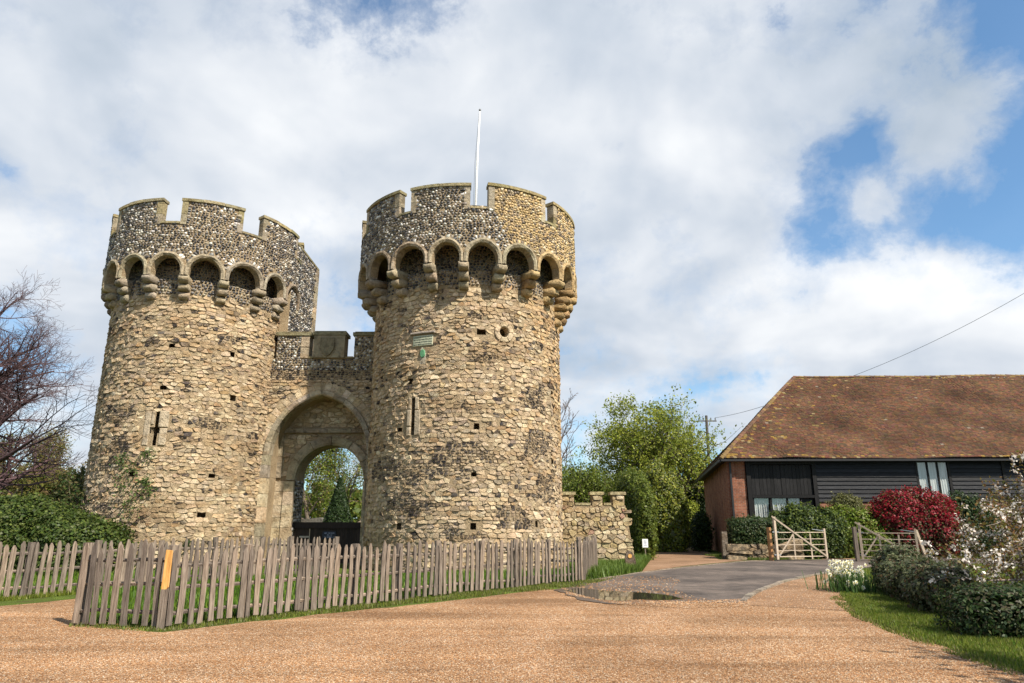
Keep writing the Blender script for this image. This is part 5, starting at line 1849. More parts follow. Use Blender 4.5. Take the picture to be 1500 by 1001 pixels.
def tree(name, label, base, height, seed, trunk_r=0.25, trunk_frac=0.62, n_child=(10, 6, 5), ang=48, ratio=0.52, levels=3, leaf=None, nleaf=20000, cols=None, spread=0.35, bark_col=(0.13, 0.105, 0.08), group=None, twig_sides=3, aspect=0.6, min_twig=0.006, tips_from=2, petals=None, **kw):
    root = empty(name, base, label, 'tree', group)
    br = grow_tree(seed, base, height, trunk_r, trunk_frac, n_child, ang, ratio, levels, **kw)
    t0 = MB(); t1 = MB()
    tips = []
    for pts, rad, lev in br:
        tgt = t0 if lev < 2 else t1
        tgt.tube(pts, [max(q, min_twig) for q in rad], 8 if lev == 0 else 5 if lev == 1 else twig_sides, vary(bark_col, random.Random(len(tips)), 0.1), False)
        if lev >= tips_from:
            for a, b in zip(pts, pts[1:]): tips.append((a, b))
    t0.build('trunk', 'bark', root, True)
    if t1.v: t1.build('branches', 'bark', root, True)
    rng = np.random.default_rng(seed)
    if leaf:
        A_ = np.array([tuple(a) for a, b in tips]); B_ = np.array([tuple(b) for a, b in tips])
        i = rng.integers(0, len(A_), nleaf)
        P = A_[i] + (B_[i] - A_[i]) * rng.uniform(0, 1, (nleaf, 1)) + rng.normal(size=(nleaf, 3)) * spread
        N = rng.normal(size=(nleaf, 3)) + np.array([0, 0, 0.7])
        link('crown', leaf_mesh(name + '_crown', P, N, leaf, cols, rng, 'leaf', aspect), root)
        if petals:
            npet, psz, pcols, pspread = petals
            # blossoms in bunches
            nb = npet // 9
            i = rng.integers(0, len(A_), nb)
            c = A_[i] + (B_[i] - A_[i]) * rng.uniform(0, 1, (nb, 1)) + rng.normal(size=(nb, 3)) * 0.03
            P = np.repeat(c, 9, 0) + rng.normal(size=(nb * 9, 3)) * pspread
            link('blossom', leaf_mesh(name + '_blossom', P, rng.normal(size=P.shape) + np.array([0, -0.3, 0.2]), psz, pcols, rng, 'petal', 0.85), root)
    return root


GREEN = [(0.09, 0.125, 0.02), (0.12, 0.16, 0.024), (0.07, 0.10, 0.018), (0.15, 0.19, 0.03)]
SPRING = [(0.26, 0.30, 0.035), (0.30, 0.33, 0.04), (0.20, 0.245, 0.03), (0.34, 0.35, 0.06), (0.15, 0.19, 0.025)]
DARKG = [(0.025, 0.05, 0.014), (0.035, 0.066, 0.017), (0.018, 0.038, 0.012), (0.05, 0.085, 0.022)]
IVY = [(0.05, 0.085, 0.016), (0.07, 0.11, 0.02), (0.04, 0.065, 0.014), (0.12, 0.155, 0.03), (0.09, 0.11, 0.03)]

# --- beside and behind the towers
shrub('ivy_mound', 'broad mound of dark ivy behind the picket fence, left of the towers', 'bush',
      [((-17.8, 24.6, 0.8), (2.6, 2.0, 1.7)), ((-15.3, 24.4, 0.5), (2.1, 1.6, 1.4)), ((-20.8, 25.0, 0.9), (3.0, 2.2, 2.0))], 620, 0.095, IVY, 1, aspect=0.85, lump=0.14, stem_col=(0.12, 0.09, 0.06))
shrub('ivy_growth', 'loose scrub and ivy climbing the foot of the farther tower', 'bush',
      [((-17.0, 27.6, 2.2), (1.0, 0.9, 1.4)), ((-16.2, 26.4, 1.6), (0.9, 0.6, 1.1)), ((-17.4, 28.6, 3.2), (0.6, 0.6, 0.7))], 110, 0.12, [(0.06, 0.10, 0.02), (0.09, 0.10, 0.03), (0.12, 0.10, 0.04), (0.04, 0.07, 0.02)], 2, core=False, depth=0.5, lump=0.3, stem_col=(0.16, 0.12, 0.085))
for k, (ph, z, sc) in enumerate(((-22, 4.1, 1.0), (-30, 3.6, 1.2), (-21, 3.1, 0.9), (-18.5, 2.75, 1.1), (-26, 2.6, 1.6), (-33, 3.0, 1.5), (-29, 2.1, 1.8), (-37, 3.9, 1.2), (6, 0.9, 0.8))):
    rng = np.random.default_rng(50 + k)
    c = np.array(fr_l(S(ph, RL), z, 0.10))
    P = c + rng.normal(size=(90, 3)) * np.array([0.14, 0.08, 0.12]) * sc
    dark = k == 8
    me = leaf_mesh('wall_plant', P, rng.normal(size=(90, 3)) + np.array([0.3, -1, 0.5]), 0.085, DARKG if dark else [(0.08, 0.13, 0.03), (0.10, 0.15, 0.035), (0.06, 0.10, 0.025)], rng, 'leaf', 0.7)
    o = empty('wall_plant', tuple(c)); link('foliage', me, o)
    MB().tube([tuple(c + np.array([0, 0.12, -0.1])), tuple(c), tuple(c + np.array([0.03, -0.05, 0.12]))], [0.012, 0.009, 0.004], 4, (0.12, 0.09, 0.06)).build('stem', 'bark', o)
    tag(o, ('small dark tuft growing low on the farther tower near the fence' if dark else ['topmost green tuft below the arrow slit of the farther tower', 'green tuft second highest on the ivy side of the farther tower', 'small tuft on the farther tower midway between slit and fence', 'right hand tuft lowest under the arrow slit on the farther tower', 'bushy tuft just above the ivy mound on the farther tower', 'bushy tuft at the shaded edge of the farther tower above the ivy', 'largest tuft merging into the ivy mound on the farther tower', 'highest tuft near the shaded edge of the farther tower'][k]), 'plant', 'plants rooted in the tower wall')

# bare trees to the left
PURP = (0.095, 0.060, 0.062)
bt_b = D(-95, 700, 34); bt_b.z = 0
tree('bare_tree', 'large leafless tree with fine purplish twigs reaching towards the farther tower', bt_b, 17.5, 7, 0.42, 0.62, (18, 10, 8, 6), 52, 0.60, 4, bark_col=PURP, wob=0.09, up=0.03, first=0.12, min_twig=0.006, sweep=Vector((0.9, 0, 0.1)))
BR = [(0.21, 0.185, 0.05), (0.17, 0.17, 0.04), (0.23, 0.16, 0.065), (0.13, 0.135, 0.03)]
for k, (u, Y, h, lab) in enumerate(((30, 46, 8.5, 'hazy brown budding tree beneath the bare branches at the edge of the picture'), (85, 50, 8.8, 'taller brown green budding tree nearer the farther tower'), (125, 44, 6.0, 'low twiggy budding tree touching the edge of the farther tower'), (-30, 42, 8.0, 'budding tree with pale stems cut by the picture edge'))):
    p = D(u, 760, Y); p.z = 0
    tree('budding_tree', lab, p, h, 60 + k, 0.16, 0.7, (12, 7, 4), 40, 0.45, 3, leaf=0.13, nleaf=5500, cols=BR, spread=0.28, bark_col=(0.14, 0.11, 0.085), group='budding trees behind the ivy mound', up=0.2)
shrub('undergrowth', 'tangled brown and green scrub behind the ivy mound', 'bush',
      [((-24, 38, 1.4), (6, 2, 2.6)), ((-33, 40, 1.6), (6, 2, 3.2)), ((-20, 36, 1.2), (2.5, 1.5, 2.2))], 60, 0.2, BR + GREEN[:1], 70, depth=0.4, lump=0.25)
p = D(62, 715, 40)
tag(MB().box((p.x, p.y, 1.8), (1.2, 0.6, 3.6), None, (0.30, 0.28, 0.25), 0.9).build('ruin_fragment', 'dressed_stone'), 'grey stump of ruined masonry half hidden in the scrub', 'ruin')

# through the archway
yw = D(495, 766, 42)
rngn = np.random.default_rng(9)
n = 9000
zz = rngn.uniform(0, 1, n) ** 1.3
aa = rngn.uniform(0, 2 * math.pi, n)
rad = (0.08 + 1.25 * (1 - zz)) * (1 + 0.06 * np.sin(aa * 7 + zz * 20)) * (1 - 0.25 * rngn.exponential(0.3, n))
P = np.stack([yw.x + rad * np.cos(aa), yw.y + rad * np.sin(aa), 0.1 + zz * 4.2], 1)
yr = empty('conical_yew', (yw.x, yw.y, 0), 'dark green clipped conical yew seen through the archway', 'tree')
link('crown', leaf_mesh('yew_crown', P, np.stack([np.cos(aa), np.sin(aa), 0.3 + 0 * aa], 1) + rngn.normal(size=(n, 3)) * 0.5, 0.16, DARKG[:3] + [(0.05, 0.085, 0.02)], rngn, 'leaf', 0.5), yr)
MB().tube([(yw.x, yw.y, 0), (yw.x, yw.y, 3.6)], [0.12, 0.03], 6, (0.12, 0.08, 0.06)).build('trunk', 'bark', yr)
for k, (u, Y, h, lab) in enumerate(((452, 56, 12.5, 'leafy spring tree filling the archway above the boarded gate'), (515, 60, 13.5, 'branching spring tree right of the conical yew in the archway'))):
    p = D(u, 766, Y); p.z = 0
    tree('courtyard_tree', lab, p, h, 80 + k, 0.22, 0.62, (14, 7, 4), 55, 0.5, 3, leaf=0.17, nleaf=10000, cols=SPRING[2:3] + GREEN + [(0.20, 0.15, 0.04)], spread=0.3, group='trees seen through the archway', up=0.08, first=0.15)
rw = empty('inner_ruin', (-17, 52, 0), 'pale grey ruined inner wall seen through the archway behind the yew', 'ruin')
MB().add([(-24, 52, 0), (-13.2, 52, 0), (-13.2, 52, 1.5), (-14.2, 52, 2.1), (-16, 52, 1.9), (-18, 52, 2.4), (-24, 52, 2.6)] + [(x, 53, z) for x, z in ((-24, 0), (-13.2, 0), (-13.2, 1.5), (-14.2, 2.1), (-16, 1.9), (-18, 2.4), (-24, 2.6))], [tuple(range(7)), tuple(range(13, 6, -1))] + [(i, i + 7, (i + 1) % 7 + 7, (i + 1) % 7) for i in range(7)], (0.12, 0.11, 0.095)).build('masonry', 'dressed_stone', rw)

# beyond the low wall and along the lane
bt = D(1004, 760, 57); bt.z = 0
tree('leafy_tree', 'tall spreading tree with fresh spring leaves between nearer tower and barn', bt, 15.6, 5, 0.40, 0.52, (20, 9, 6), 68, 0.78, 3, leaf=0.20, nleaf=34000, cols=SPRING + GREEN[3:], spread=0.18, up=0.06, first=0.30, wob=0.13, bark_col=(0.10, 0.085, 0.06))
hz = D(868, 760, 38); hz.z = 0
tree('hazel_tree', 'bushy green hazel with pale crossing stems behind the low battlemented wall', hz, 7.0, 15, 0.10, 0.35, (12, 7, 5), 42, 0.85, 3, leaf=0.15, nleaf=14000, cols=GREEN + SPRING[2:3] + [(0.09, 0.11, 0.025)], spread=0.22, first=0.03, up=0.15, bark_col=(0.24, 0.19, 0.13))
hz = D(835, 760, 42); hz.z = 0
tree('hazel_tree', 'dark leafy hazel half hidden by the edge of the nearer tower', hz, 7.4, 16, 0.10, 0.35, (12, 7, 5), 42, 0.85, 3, leaf=0.15, nleaf=13000, cols=GREEN + SPRING[2:3], spread=0.25, first=0.03, up=0.18, bark_col=(0.2, 0.16, 0.11))
bp = D(822, 700, 75); bp.z = 0
tree('thin_tree', 'thin bare twigs showing beside the edge of the nearer tower', bp, 17.5, 19, 0.22, 0.7, (14, 7, 4), 40, 0.42, 3, bark_col=(0.12, 0.085, 0.07), min_twig=0.02)
for k, (u, Y, h, w_, lab) in enumerate(((1016, 74, 7.0, 1, 'bright green tree behind the utility pole and barn corner'), (900, 70, 6.6, 1, 'broad green tree above the lane hedge'), (1045, 68, 5.8, 1, 'bright leafy tree tucked behind the brick end of the barn'))):
    p = D(u, 760, Y); p.z = 0
    tree('lane_tree', lab, p, h, 100 + k, 0.25, 0.6, (13, 7, 4), 55, 0.55, 3, leaf=0.3, nleaf=12000, cols=SPRING + GREEN, spread=0.45, group='trees along the lane', first=0.1, up=0.1)
c1 = D(932, 760, 37); c2 = D(968, 760, 43.5); c3 = D(1000, 760, 45)
shrub('lane_hedge', 'tall leafy hedge behind the low wall end and the small white notice', 'hedge', [((c1.x - 0.3, 37, 1.9), (0.75, 3.0, 2.3)), ((c1.x - 0.2, 34.2, 1.6), (0.55, 1.4, 1.9))], 330, 0.12, GREEN + SPRING[4:] + [(0.16, 0.17, 0.03)], 111, lump=0.16, pw=3)
shrub('ivy_thicket', 'tall ivy clad thicket with yellowing leaves closing the end of the lane', 'bush', [((c2.x - 0.1, 43.5, 2.0), (1.4, 1.2, 2.9)), ((c2.x - 1.2, 45, 2.0), (1.4, 1.4, 2.6)), ((c2.x + 0.7, 42.8, 1.5), (0.8, 0.8, 2.0))], 260, 0.15, GREEN[1:] + SPRING[1:3] + [(0.26, 0.25, 0.035), (0.16, 0.16, 0.03), (0.22, 0.24, 0.13)], 112, lump=0.22, pw=3)
cc_ = D(1012, 760, 52)
shrub('lane_bush', 'small yellow green bush above the plant pots at the lane end', 'bush', [((cc_.x - 0.1, 52.5, 1.7), (0.9, 0.9, 1.5))], 230, 0.16, SPRING, 113)
shrub('lane_bush', 'deep green rounded bush against the brick end wall of the barn', 'bush', [((D(1028, 780, 44).x, 44.2, 0.9), (0.6, 1.2, 1.4)), ((D(1030, 700, 58).x, 58, 3.2), (1.9, 1.2, 3.0))], 260, 0.13, DARKG + GREEN[:1], 114)
for k, u in enumerate((1009, 1016)):
    p = D(u, 800, 50.5)
    pt = empty('plant_pot', (p.x, p.y, 0), ['round dark plant pot under the yellow green bush at the lane end', 'dark plant pot next to the green bush at the lane end'][k], 'plant pot', 'plant pots at the lane end')
    MB().tube([(p.x, p.y, 0), (p.x, p.y, 0.55), (p.x, p.y, 0.6)], [0.24, 0.33, 0.36], 12).build('tub', 'plant_pot', pt, True)
    rr_ = np.random.default_rng(k)
    link('foliage', leaf_mesh('pot_leaves', np.array([p.x, p.y, 0.75]) + rr_.normal(size=(160, 3)) * np.array([0.2, 0.2, 0.14]), rr_.normal(size=(160, 3)), 0.13, GREEN, rr_), pt)

# in front of the barn
h1 = D(1096, 790, 34.6)
shrub('clipped_hedge', 'clipped dark green box hedge on stone footing at the barn corner', 'hedge', [((11.95, 34.9, 0.9), (1.25, 0.75, 1.0)), ((11.9, 34.6, 1.0), (1.2, 0.6, 0.86))], 520, 0.10, DARKG + [(0.055, 0.075, 0.02), (0.075, 0.085, 0.03)], 121, lump=0.05, pw=7, depth=0.14, shoots=1.5)
fw = empty('hedge_wall', (12.5, 33.9, 0), 'low rough stone wall under the clipped hedge beside the pale gate', 'wall')
MB().box((12.0, 34.0, 0.25), (1.5, 0.3, 0.7), None, None).build('core', 'mortar', fw)
rng = random.Random(33)
sd, sm = course_seeds(1.6, 0, 0.75, 0.2, 0.26, rng)
lay_stones(fw, sd, sm, lambda s, z, h: (11.2 + s, 33.85 - h, z), 0.08, 0.012, 34, lambda s, z, p: z < 0.66, lambda s, z, k, r_: vary(r_.choice([(0.15, 0.115, 0.08), (0.18, 0.14, 0.10), (0.12, 0.095, 0.07)]), r_), 40)
bp_ = G(1063, 819)
tag(MB().box((bp_.x, bp_.y, 0.62), (0.28, 0.25, 1.3), None, (0.17, 0.14, 0.11), 0.9).build('stone_post', 'dressed_stone'), 'short mossy stone post at the barn corner beside the hedge', 'post')
lb = D(1185, 790, 35.2)
shrub('laurel_bush', 'glossy green laurel bush behind the pale open gate', 'bush', [((14.3, 35.0, 1.1), (1.2, 0.9, 1.4)), ((15.5, 34.9, 1.0), (0.8, 0.9, 1.25)), ((13.3, 35.3, 0.9), (0.7, 0.7, 1.25))], 400, 0.13, GREEN + DARKG[1:] + [(0.12, 0.16, 0.06)], 122, lump=0.12)
g_ = D(1245, 790, 36)
shrub('spreading_bush', 'lime green low spreading bush with olive top between laurel and red bush', 'bush', [((g_.x + 0.1, 35.4, 1.0), (1.7, 0.9, 1.35)), ((g_.x + 0.9, 35.2, 0.7), (1.2, 0.9, 1.1)), ((g_.x - 0.8, 35.6, 1.0), (1.0, 0.8, 1.3))], 330, 0.13, [(0.15, 0.22, 0.024), (0.19, 0.26, 0.028), (0.11, 0.16, 0.02), (0.16, 0.155, 0.035)], 123, lump=0.2)
shrub('olive_bush', 'round olive bush rising in front of the weatherboards', 'bush', [((g_.x + 0.05, 36.0, 2.35), (0.85, 0.5, 0.75))], 420, 0.10, [(0.14, 0.145, 0.05), (0.18, 0.18, 0.07), (0.10, 0.105, 0.035)], 124, lump=0.15)
r_ = D(1340, 780, 35.0)
RED = [(0.25, 0.012, 0.024), (0.34, 0.018, 0.035), (0.18, 0.012, 0.018), (0.29, 0.025, 0.035)]
shrub('red_bush', 'large rounded crimson leaved bush in front of the barn window', 'bush', [((r_.x + 0.05, 35.0, 1.75), (1.95, 1.0, 1.45)), ((r_.x - 0.6, 34.9, 1.5), (1.2, 0.9, 1.4)), ((r_.x + 0.9, 34.9, 1.3), (1.05, 0.9, 1.25))], 330, 0.125, RED * 2 + [(0.08, 0.09, 0.025), (0.12, 0.06, 0.025), (0.06, 0.07, 0.02)], 125, lump=0.22, shoots=11, low=(1.35, RED[2:3] + [(0.06, 0.07, 0.022), (0.10, 0.05, 0.025), (0.045, 0.06, 0.02), (0.16, 0.03, 0.025)]), core_col=[(0.12, 0.03, 0.02), (0.05, 0.05, 0.02)])
k_ = D(1420, 780, 35.6)
shrub('dark_bush', 'dark green shrub against the barn behind the blossom', 'bush', [((k_.x, 35.7, 1.6), (1.1, 0.7, 1.5)), ((k_.x + 0.9, 35.8, 1.3), (1.0, 0.7, 1.2))], 300, 0.12, DARKG, 126)

# roadside hedge at the right
shrub('ivy_hedge', 'pale ivy covered mound of hedge next to the white daffodils', 'hedge', [((9.6, 17.8, 0.45), (0.55, 0.7, 0.62)), ((9.2, 16.8, 0.36), (0.58, 0.75, 0.48)), ((10.0, 17.6, 0.3), (0.45, 0.6, 0.42))], 800, 0.075, [(0.09, 0.11, 0.05), (0.14, 0.16, 0.075), (0.055, 0.075, 0.03), (0.20, 0.21, 0.12), (0.12, 0.085, 0.045)], 131, aspect=0.85, lump=0.18)
shrub('ivy_hedge', 'lower rounded ivy hedge between the pale mound and the dark clipped hedge', 'hedge', [((8.75, 15.3, 0.36), (0.6, 0.85, 0.46)), ((8.15, 13.7, 0.33), (0.55, 0.8, 0.44)), ((9.4, 15.8, 0.36), (0.6, 0.7, 0.46))], 900, 0.07, [(0.07, 0.09, 0.04), (0.105, 0.125, 0.055), (0.04, 0.055, 0.024), (0.15, 0.155, 0.08), (0.10, 0.07, 0.04)], 132, aspect=0.85, lump=0.2)
shrub('clipped_hedge', 'dark clipped hedge in the lower corner beside the gravel', 'hedge', [((7.45, 11.0, 0.26), (0.85, 0.62, 0.44)), ((8.4, 10.8, 0.26), (0.9, 0.7, 0.46)), ((9.4, 10.4, 0.28), (0.9, 0.8, 0.46))], 1100, 0.06, DARKG + [(0.08, 0.085, 0.035), (0.07, 0.06, 0.03)], 133, lump=0.08, pw=4, shoots=3)

# blossom tree
bl = Vector((9.25, 13.0, 0))
tree('blossom_tree', 'white flowering cherry with bronze young leaves at the picture edge above the hedge', bl, 3.5, 23, 0.06, 0.62, (13, 7, 5), 74, 0.78, 3, leaf=0.062, nleaf=15000, cols=[(0.16, 0.12, 0.03), (0.13, 0.13, 0.03), (0.20, 0.11, 0.04)], spread=0.06, bark_col=(0.24, 0.19, 0.16), first=0.2, up=-0.02, wob=0.16, min_twig=0.004, tips_from=2, petals=(8000, 0.052, [(0.80, 0.74, 0.66), (0.84, 0.79, 0.71), (0.72, 0.64, 0.57)], 0.04))

# daffodils
df = empty('daffodil_clump', G(1240, 868), 'clump of white daffodils in leaf at the hedge foot beside the kerb', 'flowers')
p0 = G(1238, 867)
rngn = np.random.default_rng(12)
n = 420
bx = rngn.normal(size=(n, 2)) * np.array([0.28, 0.3])
V = []; F = []; Cc = []
for i in range(n):
    x, y = p0.x + bx[i, 0] + 0.12, p0.y + bx[i, 1]
    a = rngn.uniform(0, 6.28); ln = rngn.uniform(0.25, 0.5); le = rngn.uniform(0.05, 0.18)
    dx, dy = math.cos(a), math.sin(a)
    V += [(x - dy * 0.012, y + dx * 0.012, 0), (x + dy * 0.012, y - dx * 0.012, 0), (x + dx * le + dy * 0.006, y + dy * le - dx * 0.006, ln), (x + dx * le - dy * 0.006, y + dy * le + dx * 0.006, ln)]
    Cc += [[(0.06, 0.12, 0.035), (0.09, 0.16, 0.04)][i % 2]] * 4
link('leaves', np_mesh('daffodil_leaves', V, np.arange(n * 4).reshape(n, 4), np.array(Cc, np.float32), 'leaf'), df)
for k in range(95):
    x, y = p0.x + 0.05 + rngn.normal() * 0.20, p0.y - 0.05 + rngn.normal() * 0.25
    z = rngn.uniform(0.14, 0.74)
    mb = MB()
    a0 = rngn.uniform(-0.9, 0.9) - math.pi / 2
    ax = Vector((math.cos(a0), math.sin(a0), rngn.uniform(-0.1, 0.4))).normalized()
    o1 = ax.orthogonal().normalized(); o2 = ax.cross(o1)
    c = Vector((x, y, z))
    for q in range(6):
        t_ = q * math.pi / 3
        e = o1 * math.cos(t_) + o2 * math.sin(t_); f_ = o1 * math.cos(t_ + 1.57) + o2 * math.sin(t_ + 1.57)
        mb.add([c, c + e * 0.028 + f_ * 0.02, c + e * 0.058, c + e * 0.028 - f_ * 0.02], [(0, 1, 2, 3)], (0.84, 0.83, 0.70))
    mb.tube([c - ax * 0.005, c + ax * 0.03], [0.012, 0.02], 6, (0.80, 0.72, 0.35), False)
    mb.tube([c - ax * 0.01, Vector((x + rngn.normal() * 0.03, y + 0.02, 0))], [0.004, 0.005], 3, (0.08, 0.14, 0.04), False)
    mb.build('flower', 'petal', df)

# ------------------------------------------------------------------ grass
def in_poly(P, poly):
    x, y = P[:, 0], P[:, 1]
    inside = np.zeros(len(P), bool)
    n = len(poly)
    for i in range(n):
        x0, y0 = poly[i][0], poly[i][1]; x1, y1 = poly[(i + 1) % n][0], poly[(i + 1) % n][1]
        c = ((y0 > y) != (y1 > y)) & (x < (x1 - x0) * (y - y0) / (y1 - y0 + 1e-12) + x0)
        inside ^= c
    return inside


def grass(name, label, poly, n, hgt, cols, seed, wd=0.012, clump=0.0, z0=0.0, lean=0.5):
    rng = np.random.default_rng(seed)
    pl = np.array([(p[0], p[1]) for p in poly])
    lo, hi = pl.min(0), pl.max(0)
    P = np.zeros((0, 2))
    while len(P) < n:
        q = rng.uniform(lo, hi, (n * 2, 2)); q = q[in_poly(q, pl)]
        if clump:
            v = np.sin(q[:, 0] * 2.3 + seed) * np.sin(q[:, 1] * 2.9 + seed * 2) + 0.6 * np.sin(q[:, 0] * 6.1 + 1) * np.sin(q[:, 1] * 5.3)
            q = q[v > rng.uniform(-1.2, 1.0, len(q)) * 1.0 + clump - 0.5]
        P = np.concatenate([P, q])
    P = P[:n]
    a = rng.uniform(0, 2 * np.pi, n); h = hgt * rng.uniform(0.4, 1.3, n); le = h * rng.uniform(0.1, lean, n)
    v = 0.8 + 0.4 * (np.sin(P[:, 0] * 1.9 + seed) * np.sin(P[:, 1] * 2.3) * 0.5 + 0.5)
    h = h * v
    dx, dy = np.cos(a), np.sin(a)
    z = np.full(n, z0)
    w2 = wd * rng.uniform(0.6, 1.3, n)
    b0 = np.stack([P[:, 0] - dy * w2, P[:, 1] + dx * w2, z], 1); b1 = np.stack([P[:, 0] + dy * w2, P[:, 1] - dx * w2, z], 1)
    tp = np.stack([P[:, 0] + dx * le, P[:, 1] + dy * le, z + h], 1)
    V = np.stack([b0, b1, tp], 1).reshape(-1, 3)
    cols = np.asarray(cols, np.float32)
    c = cols[rng.integers(0, len(cols), n)] * rng.uniform(0.75, 1.25, (n, 1)).astype(np.float32)
    o = link(name, np_mesh(name, V, np.arange(n * 3).reshape(n, 3), np.repeat(c, 3, 0), 'leaf'))
    return tag(o, label, 'grass', None, 'stuff')


TURF = [(0.15, 0.19, 0.024), (0.18, 0.22, 0.026), (0.115, 0.155, 0.018), (0.20, 0.21, 0.04)]
WEED = [(0.09, 0.18, 0.015), (0.13, 0.23, 0.02), (0.06, 0.13, 0.014), (0.16, 0.24, 0.022)]
DRY = [(0.16, 0.17, 0.05), (0.13, 0.15, 0.035), (0.20, 0.17, 0.07), (0.08, 0.12, 0.02)]
enc = [G(112, 914), G(241, 918), G(377, 903), G(503, 889.5), G(583, 880), G(660, 870), G(740, 862.5), G(807, 854.5), G(853, 851), G(874, 838), (2.0, 25.5), (-5.5, 23), (-7.7, 22), (-10.4, 17.4)]
grass('enclosure_grass', 'long green weeds inside the fenced ground before the gate', enc, 42000, 0.15, WEED + [(0.06, 0.10, 0.02)], 1, 0.016, 0.45)
verge = [G(100, 919), G(241, 926), G(380, 909), G(500, 897), G(600, 885), G(700, 875), G(790, 866), G(850, 861), G(905, 847), G(855, 851.5), G(807, 854.5), G(740, 862.5), G(660, 870), G(583, 880), G(503, 889.5), G(377, 903), G(241, 919), G(110, 915)]
grass('fence_verge_grass', 'narrow strip of short grass along the front of the long picket fence', verge, 14000, 0.06, TURF + DRY, 2, 0.010, 0.5)
bank = [G(853, 851), G(900, 846), G(940, 838), G(952, 822), G(955, 810), G(938, 809), G(925, 829), (2.2, 28.4), (2.3, 24.8)]
grass('bank_grass', 'lush long grass below the low battlemented wall', bank, 22000, 0.28, [(0.10, 0.17, 0.025), (0.13, 0.20, 0.03), (0.075, 0.13, 0.022), (0.16, 0.22, 0.04)], 3, 0.018, 0.0, 0, 0.8)
rv = [G(1226, 858), G(1232, 872), G(1262, 902), G(1310, 923), G(1400, 952), G(1500, 985), (7.0, 6.0), (11, 6.0), (9.8, 10.5), (7.7, 11.6), (8.0, 14), (8.6, 17), (8.4, 19)]
grass('roadside_grass', 'strip of green turf between the gravel and the right hand hedges', rv, 90000, 0.05, TURF + WEED[:1] + DRY[:1], 4, 0.009, -0.2)
rv2 = [G(1215, 878), G(1250, 905), G(1310, 930), G(1400, 962), G(1500, 996), G(1500, 985), G(1400, 952), G(1310, 923), G(1262, 902), G(1232, 872)]
grass('gravel_edge_grass', 'thin tufts of grass straying into the gravel edge', rv2, 2600, 0.05, DRY + TURF, 5, 0.009, 0.7)
lawn = [G(1300, 828), (26, 30.2), (26, 12), (10.2, 11.5), (9.2, 15), (10.2, 19), (11.2, 24)]
grass('lawn_grass', 'sunlit lawn between the hedges and the tarmac road', lawn, 70000, 0.07, TURF + [(0.16, 0.22, 0.03)], 6, 0.014, -0.6)
bv = [(11.2, 33.4), (13.0, 33.4), (13.0, 33.8), (11.2, 33.8), (10.8, 38), (10.2, 38)]
grass('barn_verge_grass', 'dark strip of grass at the foot of the clipped hedge by the barn', bv, 3500, 0.12, GREEN, 7, 0.014)
fb = [(16.5, 34.3), (30, 34.9), (30, 36.2), (16.5, 36.0)]
grass('barn_front_grass', 'thin strip of grass along the brick foot of the barn', fb, 7000, 0.12, TURF, 8, 0.016)
lv = [(-13.2, 13.2), (-11.5, 16.0), (-10.8, 17.4), (-10.25, 17.2), (-10.9, 15.8), (-12.6, 12.9)]
grass('back_fence_grass', 'narrow band of grass under the picket fence by the ivy mound', lv, 5000, 0.10, TURF, 9, 0.012)
bf2 = [(-25, 14), (-13.4, 14), (-11.6, 16.4), (-8.4, 22.2), (-8, 27), (-25, 27)]
grass('ivy_foot_grass', 'rough grass behind the picket fence around the ivy mound', bf2, 16000, 0.2, WEED, 10, 0.016)
for k, (x0, x1, Y) in enumerate(((-160, -20, 120), (-30, 60, 150), (50, 220, 120))):
    rng = np.random.default_rng(200 + k)
    n = 14000
    x = rng.uniform(x0, x1, n)
    top = 7.5 + 2.0 * np.sin(x * 0.21) + 1.5 * np.sin(x * 0.53 + k) + 0.8 * np.sin(x * 1.3)
    P = np.stack([x, Y + rng.normal(size=n) * 4, top * rng.uniform(0, 1, n) ** 0.7], 1)
    o = link('treeline', leaf_mesh('treeline', P, rng.normal(size=(n, 3)), 1.3, GREEN + SPRING[2:3] + BR[:1], rng, 'leaf', 0.8))
    tag(o, ['distant belt of trees behind the scrub and ivy mound', 'distant belt of trees behind the lane', 'distant belt of trees beyond the barn'][k], 'trees', None, 'stuff')

# unseen tree added past the dark hedge, out of view, to shade the gravel
tree('added_shade_tree', 'unseen leafy tree added past the dark clipped hedge to shade the gravel corner', Vector((8.9, 5.0, 0)), 6.2, 301, 0.11, 0.55, (12, 7, 4), 50, 0.5, 3, leaf=0.16, nleaf=3500, cols=GREEN, spread=0.25, up=0.1)

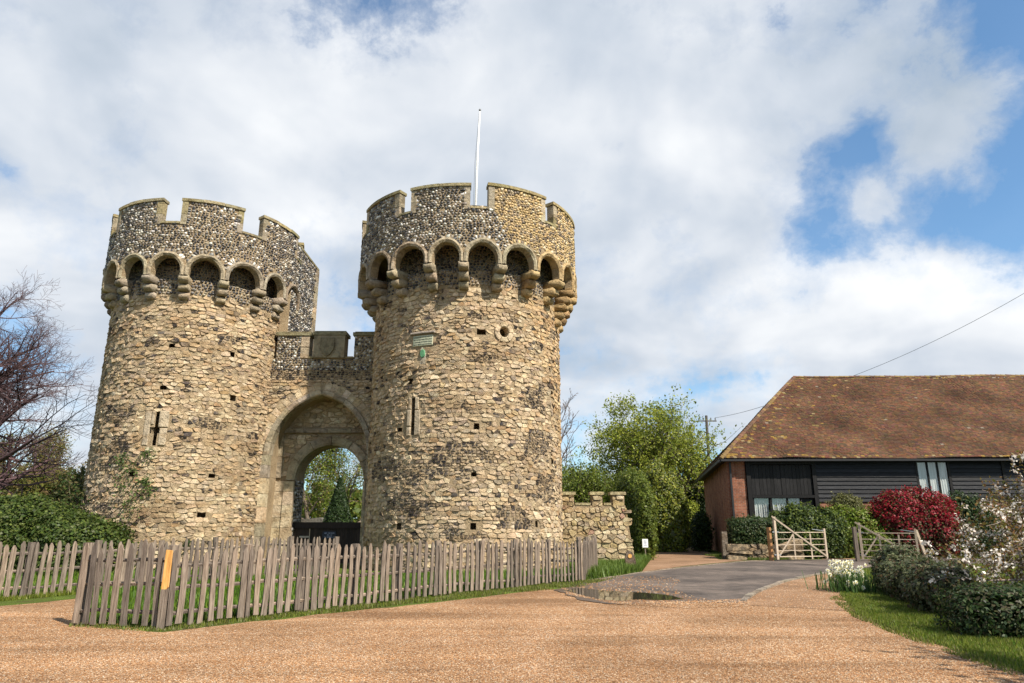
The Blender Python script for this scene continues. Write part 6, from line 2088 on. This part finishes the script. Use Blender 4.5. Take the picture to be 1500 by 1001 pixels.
# loose gravel lying on the forecourt and strewn over the road end
def pebbles(name, label, poly, n, seed, smin, smax, z0):
    rng = np.random.default_rng(seed)
    pl = np.array([(p[0], p[1]) for p in poly]); lo, hi = pl.min(0), pl.max(0)
    P = np.zeros((0, 2))
    while len(P) < n:
        q = rng.uniform(lo, hi, (n * 2, 2)); q = q[in_poly(q, pl)]
        q = q[rng.uniform(0, 1, len(q)) < np.clip(9.0 / q[:, 1], 0.1, 1) ** 2]
        P = np.concatenate([P, q])
    P = P[:n]
    if name in ('strewn_gravel', 'road_edge_gravel'): P = P[~in_poly(P, np.array([(q[0], q[1]) for q in pud]))]; n = len(P)
    s = rng.uniform(smin, smax, n)
    a = rng.uniform(0, 6.28, n); e = rng.uniform(0.6, 1.0, n)
    c, d = np.cos(a), np.sin(a)
    base = np.stack([P[:, 0], P[:, 1], z0 + s * 0.3], 1)
    X = np.stack([c, d, 0 * c], 1) * s[:, None]; Y = np.stack([-d, c, 0 * c], 1) * (s * e)[:, None]
    Z = np.stack([0 * c, 0 * c, s * 0.62], 1) + np.stack([rng.normal(size=n), rng.normal(size=n), 0 * c], 1) * (s * 0.2)[:, None]
    V = np.stack([base + X, base + Y, base - X, base - Y, base + Z, base - Z * 0.6], 1).reshape(-1, 3)
    f = np.array([[0, 1, 4], [1, 2, 4], [2, 3, 4], [3, 0, 4]])
    F = (np.arange(n)[:, None, None] * 6 + f[None]).reshape(-1, 3)
    pal = np.array([(0.28, 0.14, 0.058), (0.36, 0.19, 0.085), (0.41, 0.245, 0.13), (0.20, 0.10, 0.045), (0.43, 0.295, 0.175), (0.31, 0.155, 0.068), (0.46, 0.36, 0.26), (0.24, 0.16, 0.105)], np.float32)
    cc2 = pal[rng.integers(0, len(pal), n)] * rng.uniform(0.75, 1.2, (n, 1)).astype(np.float32)
    return tag(link(name, np_mesh(name, V, F, np.repeat(cc2, 6, 0), 'pebble')), label, 'gravel', None, 'stuff')


near = [G(-60, 1010), G(-60, 905), G(100, 890), G(240, 934), G(390, 916), G(500, 903), G(600, 892), G(700, 881), G(800, 868), G(860, 870), G(1000, 884), G(1092, 887), G(1215, 892), G(1300, 926), G(1400, 958), G(1500, 992), G(1560, 1010)]
pebbles('loose_gravel', 'loose orange brown gravel covering the forecourt', near, 110000, 1, 0.005, 0.0125, 0.004)
pebbles('strewn_gravel', 'gravel strewn over the end of the road beside the puddle', spill, 1500, 2, 0.012, 0.026, 0.0145)
joinp = [G(822, 862), G(870, 870), G(930, 880), G(1000, 882), G(1060, 880), G(1096, 878), G(1100, 890), G(1000, 892), G(900, 886), G(830, 872)]
pebbles('road_edge_gravel', 'band of loose gravel spilling onto the crumbled edge of the road', joinp, 5000, 4, 0.007, 0.018, 0.015)
pebbles('apron_gravel', 'fine pinkish gravel over the dirt beside the kerb and daffodils', dirt, 7000, 3, 0.006, 0.014, 0.009)
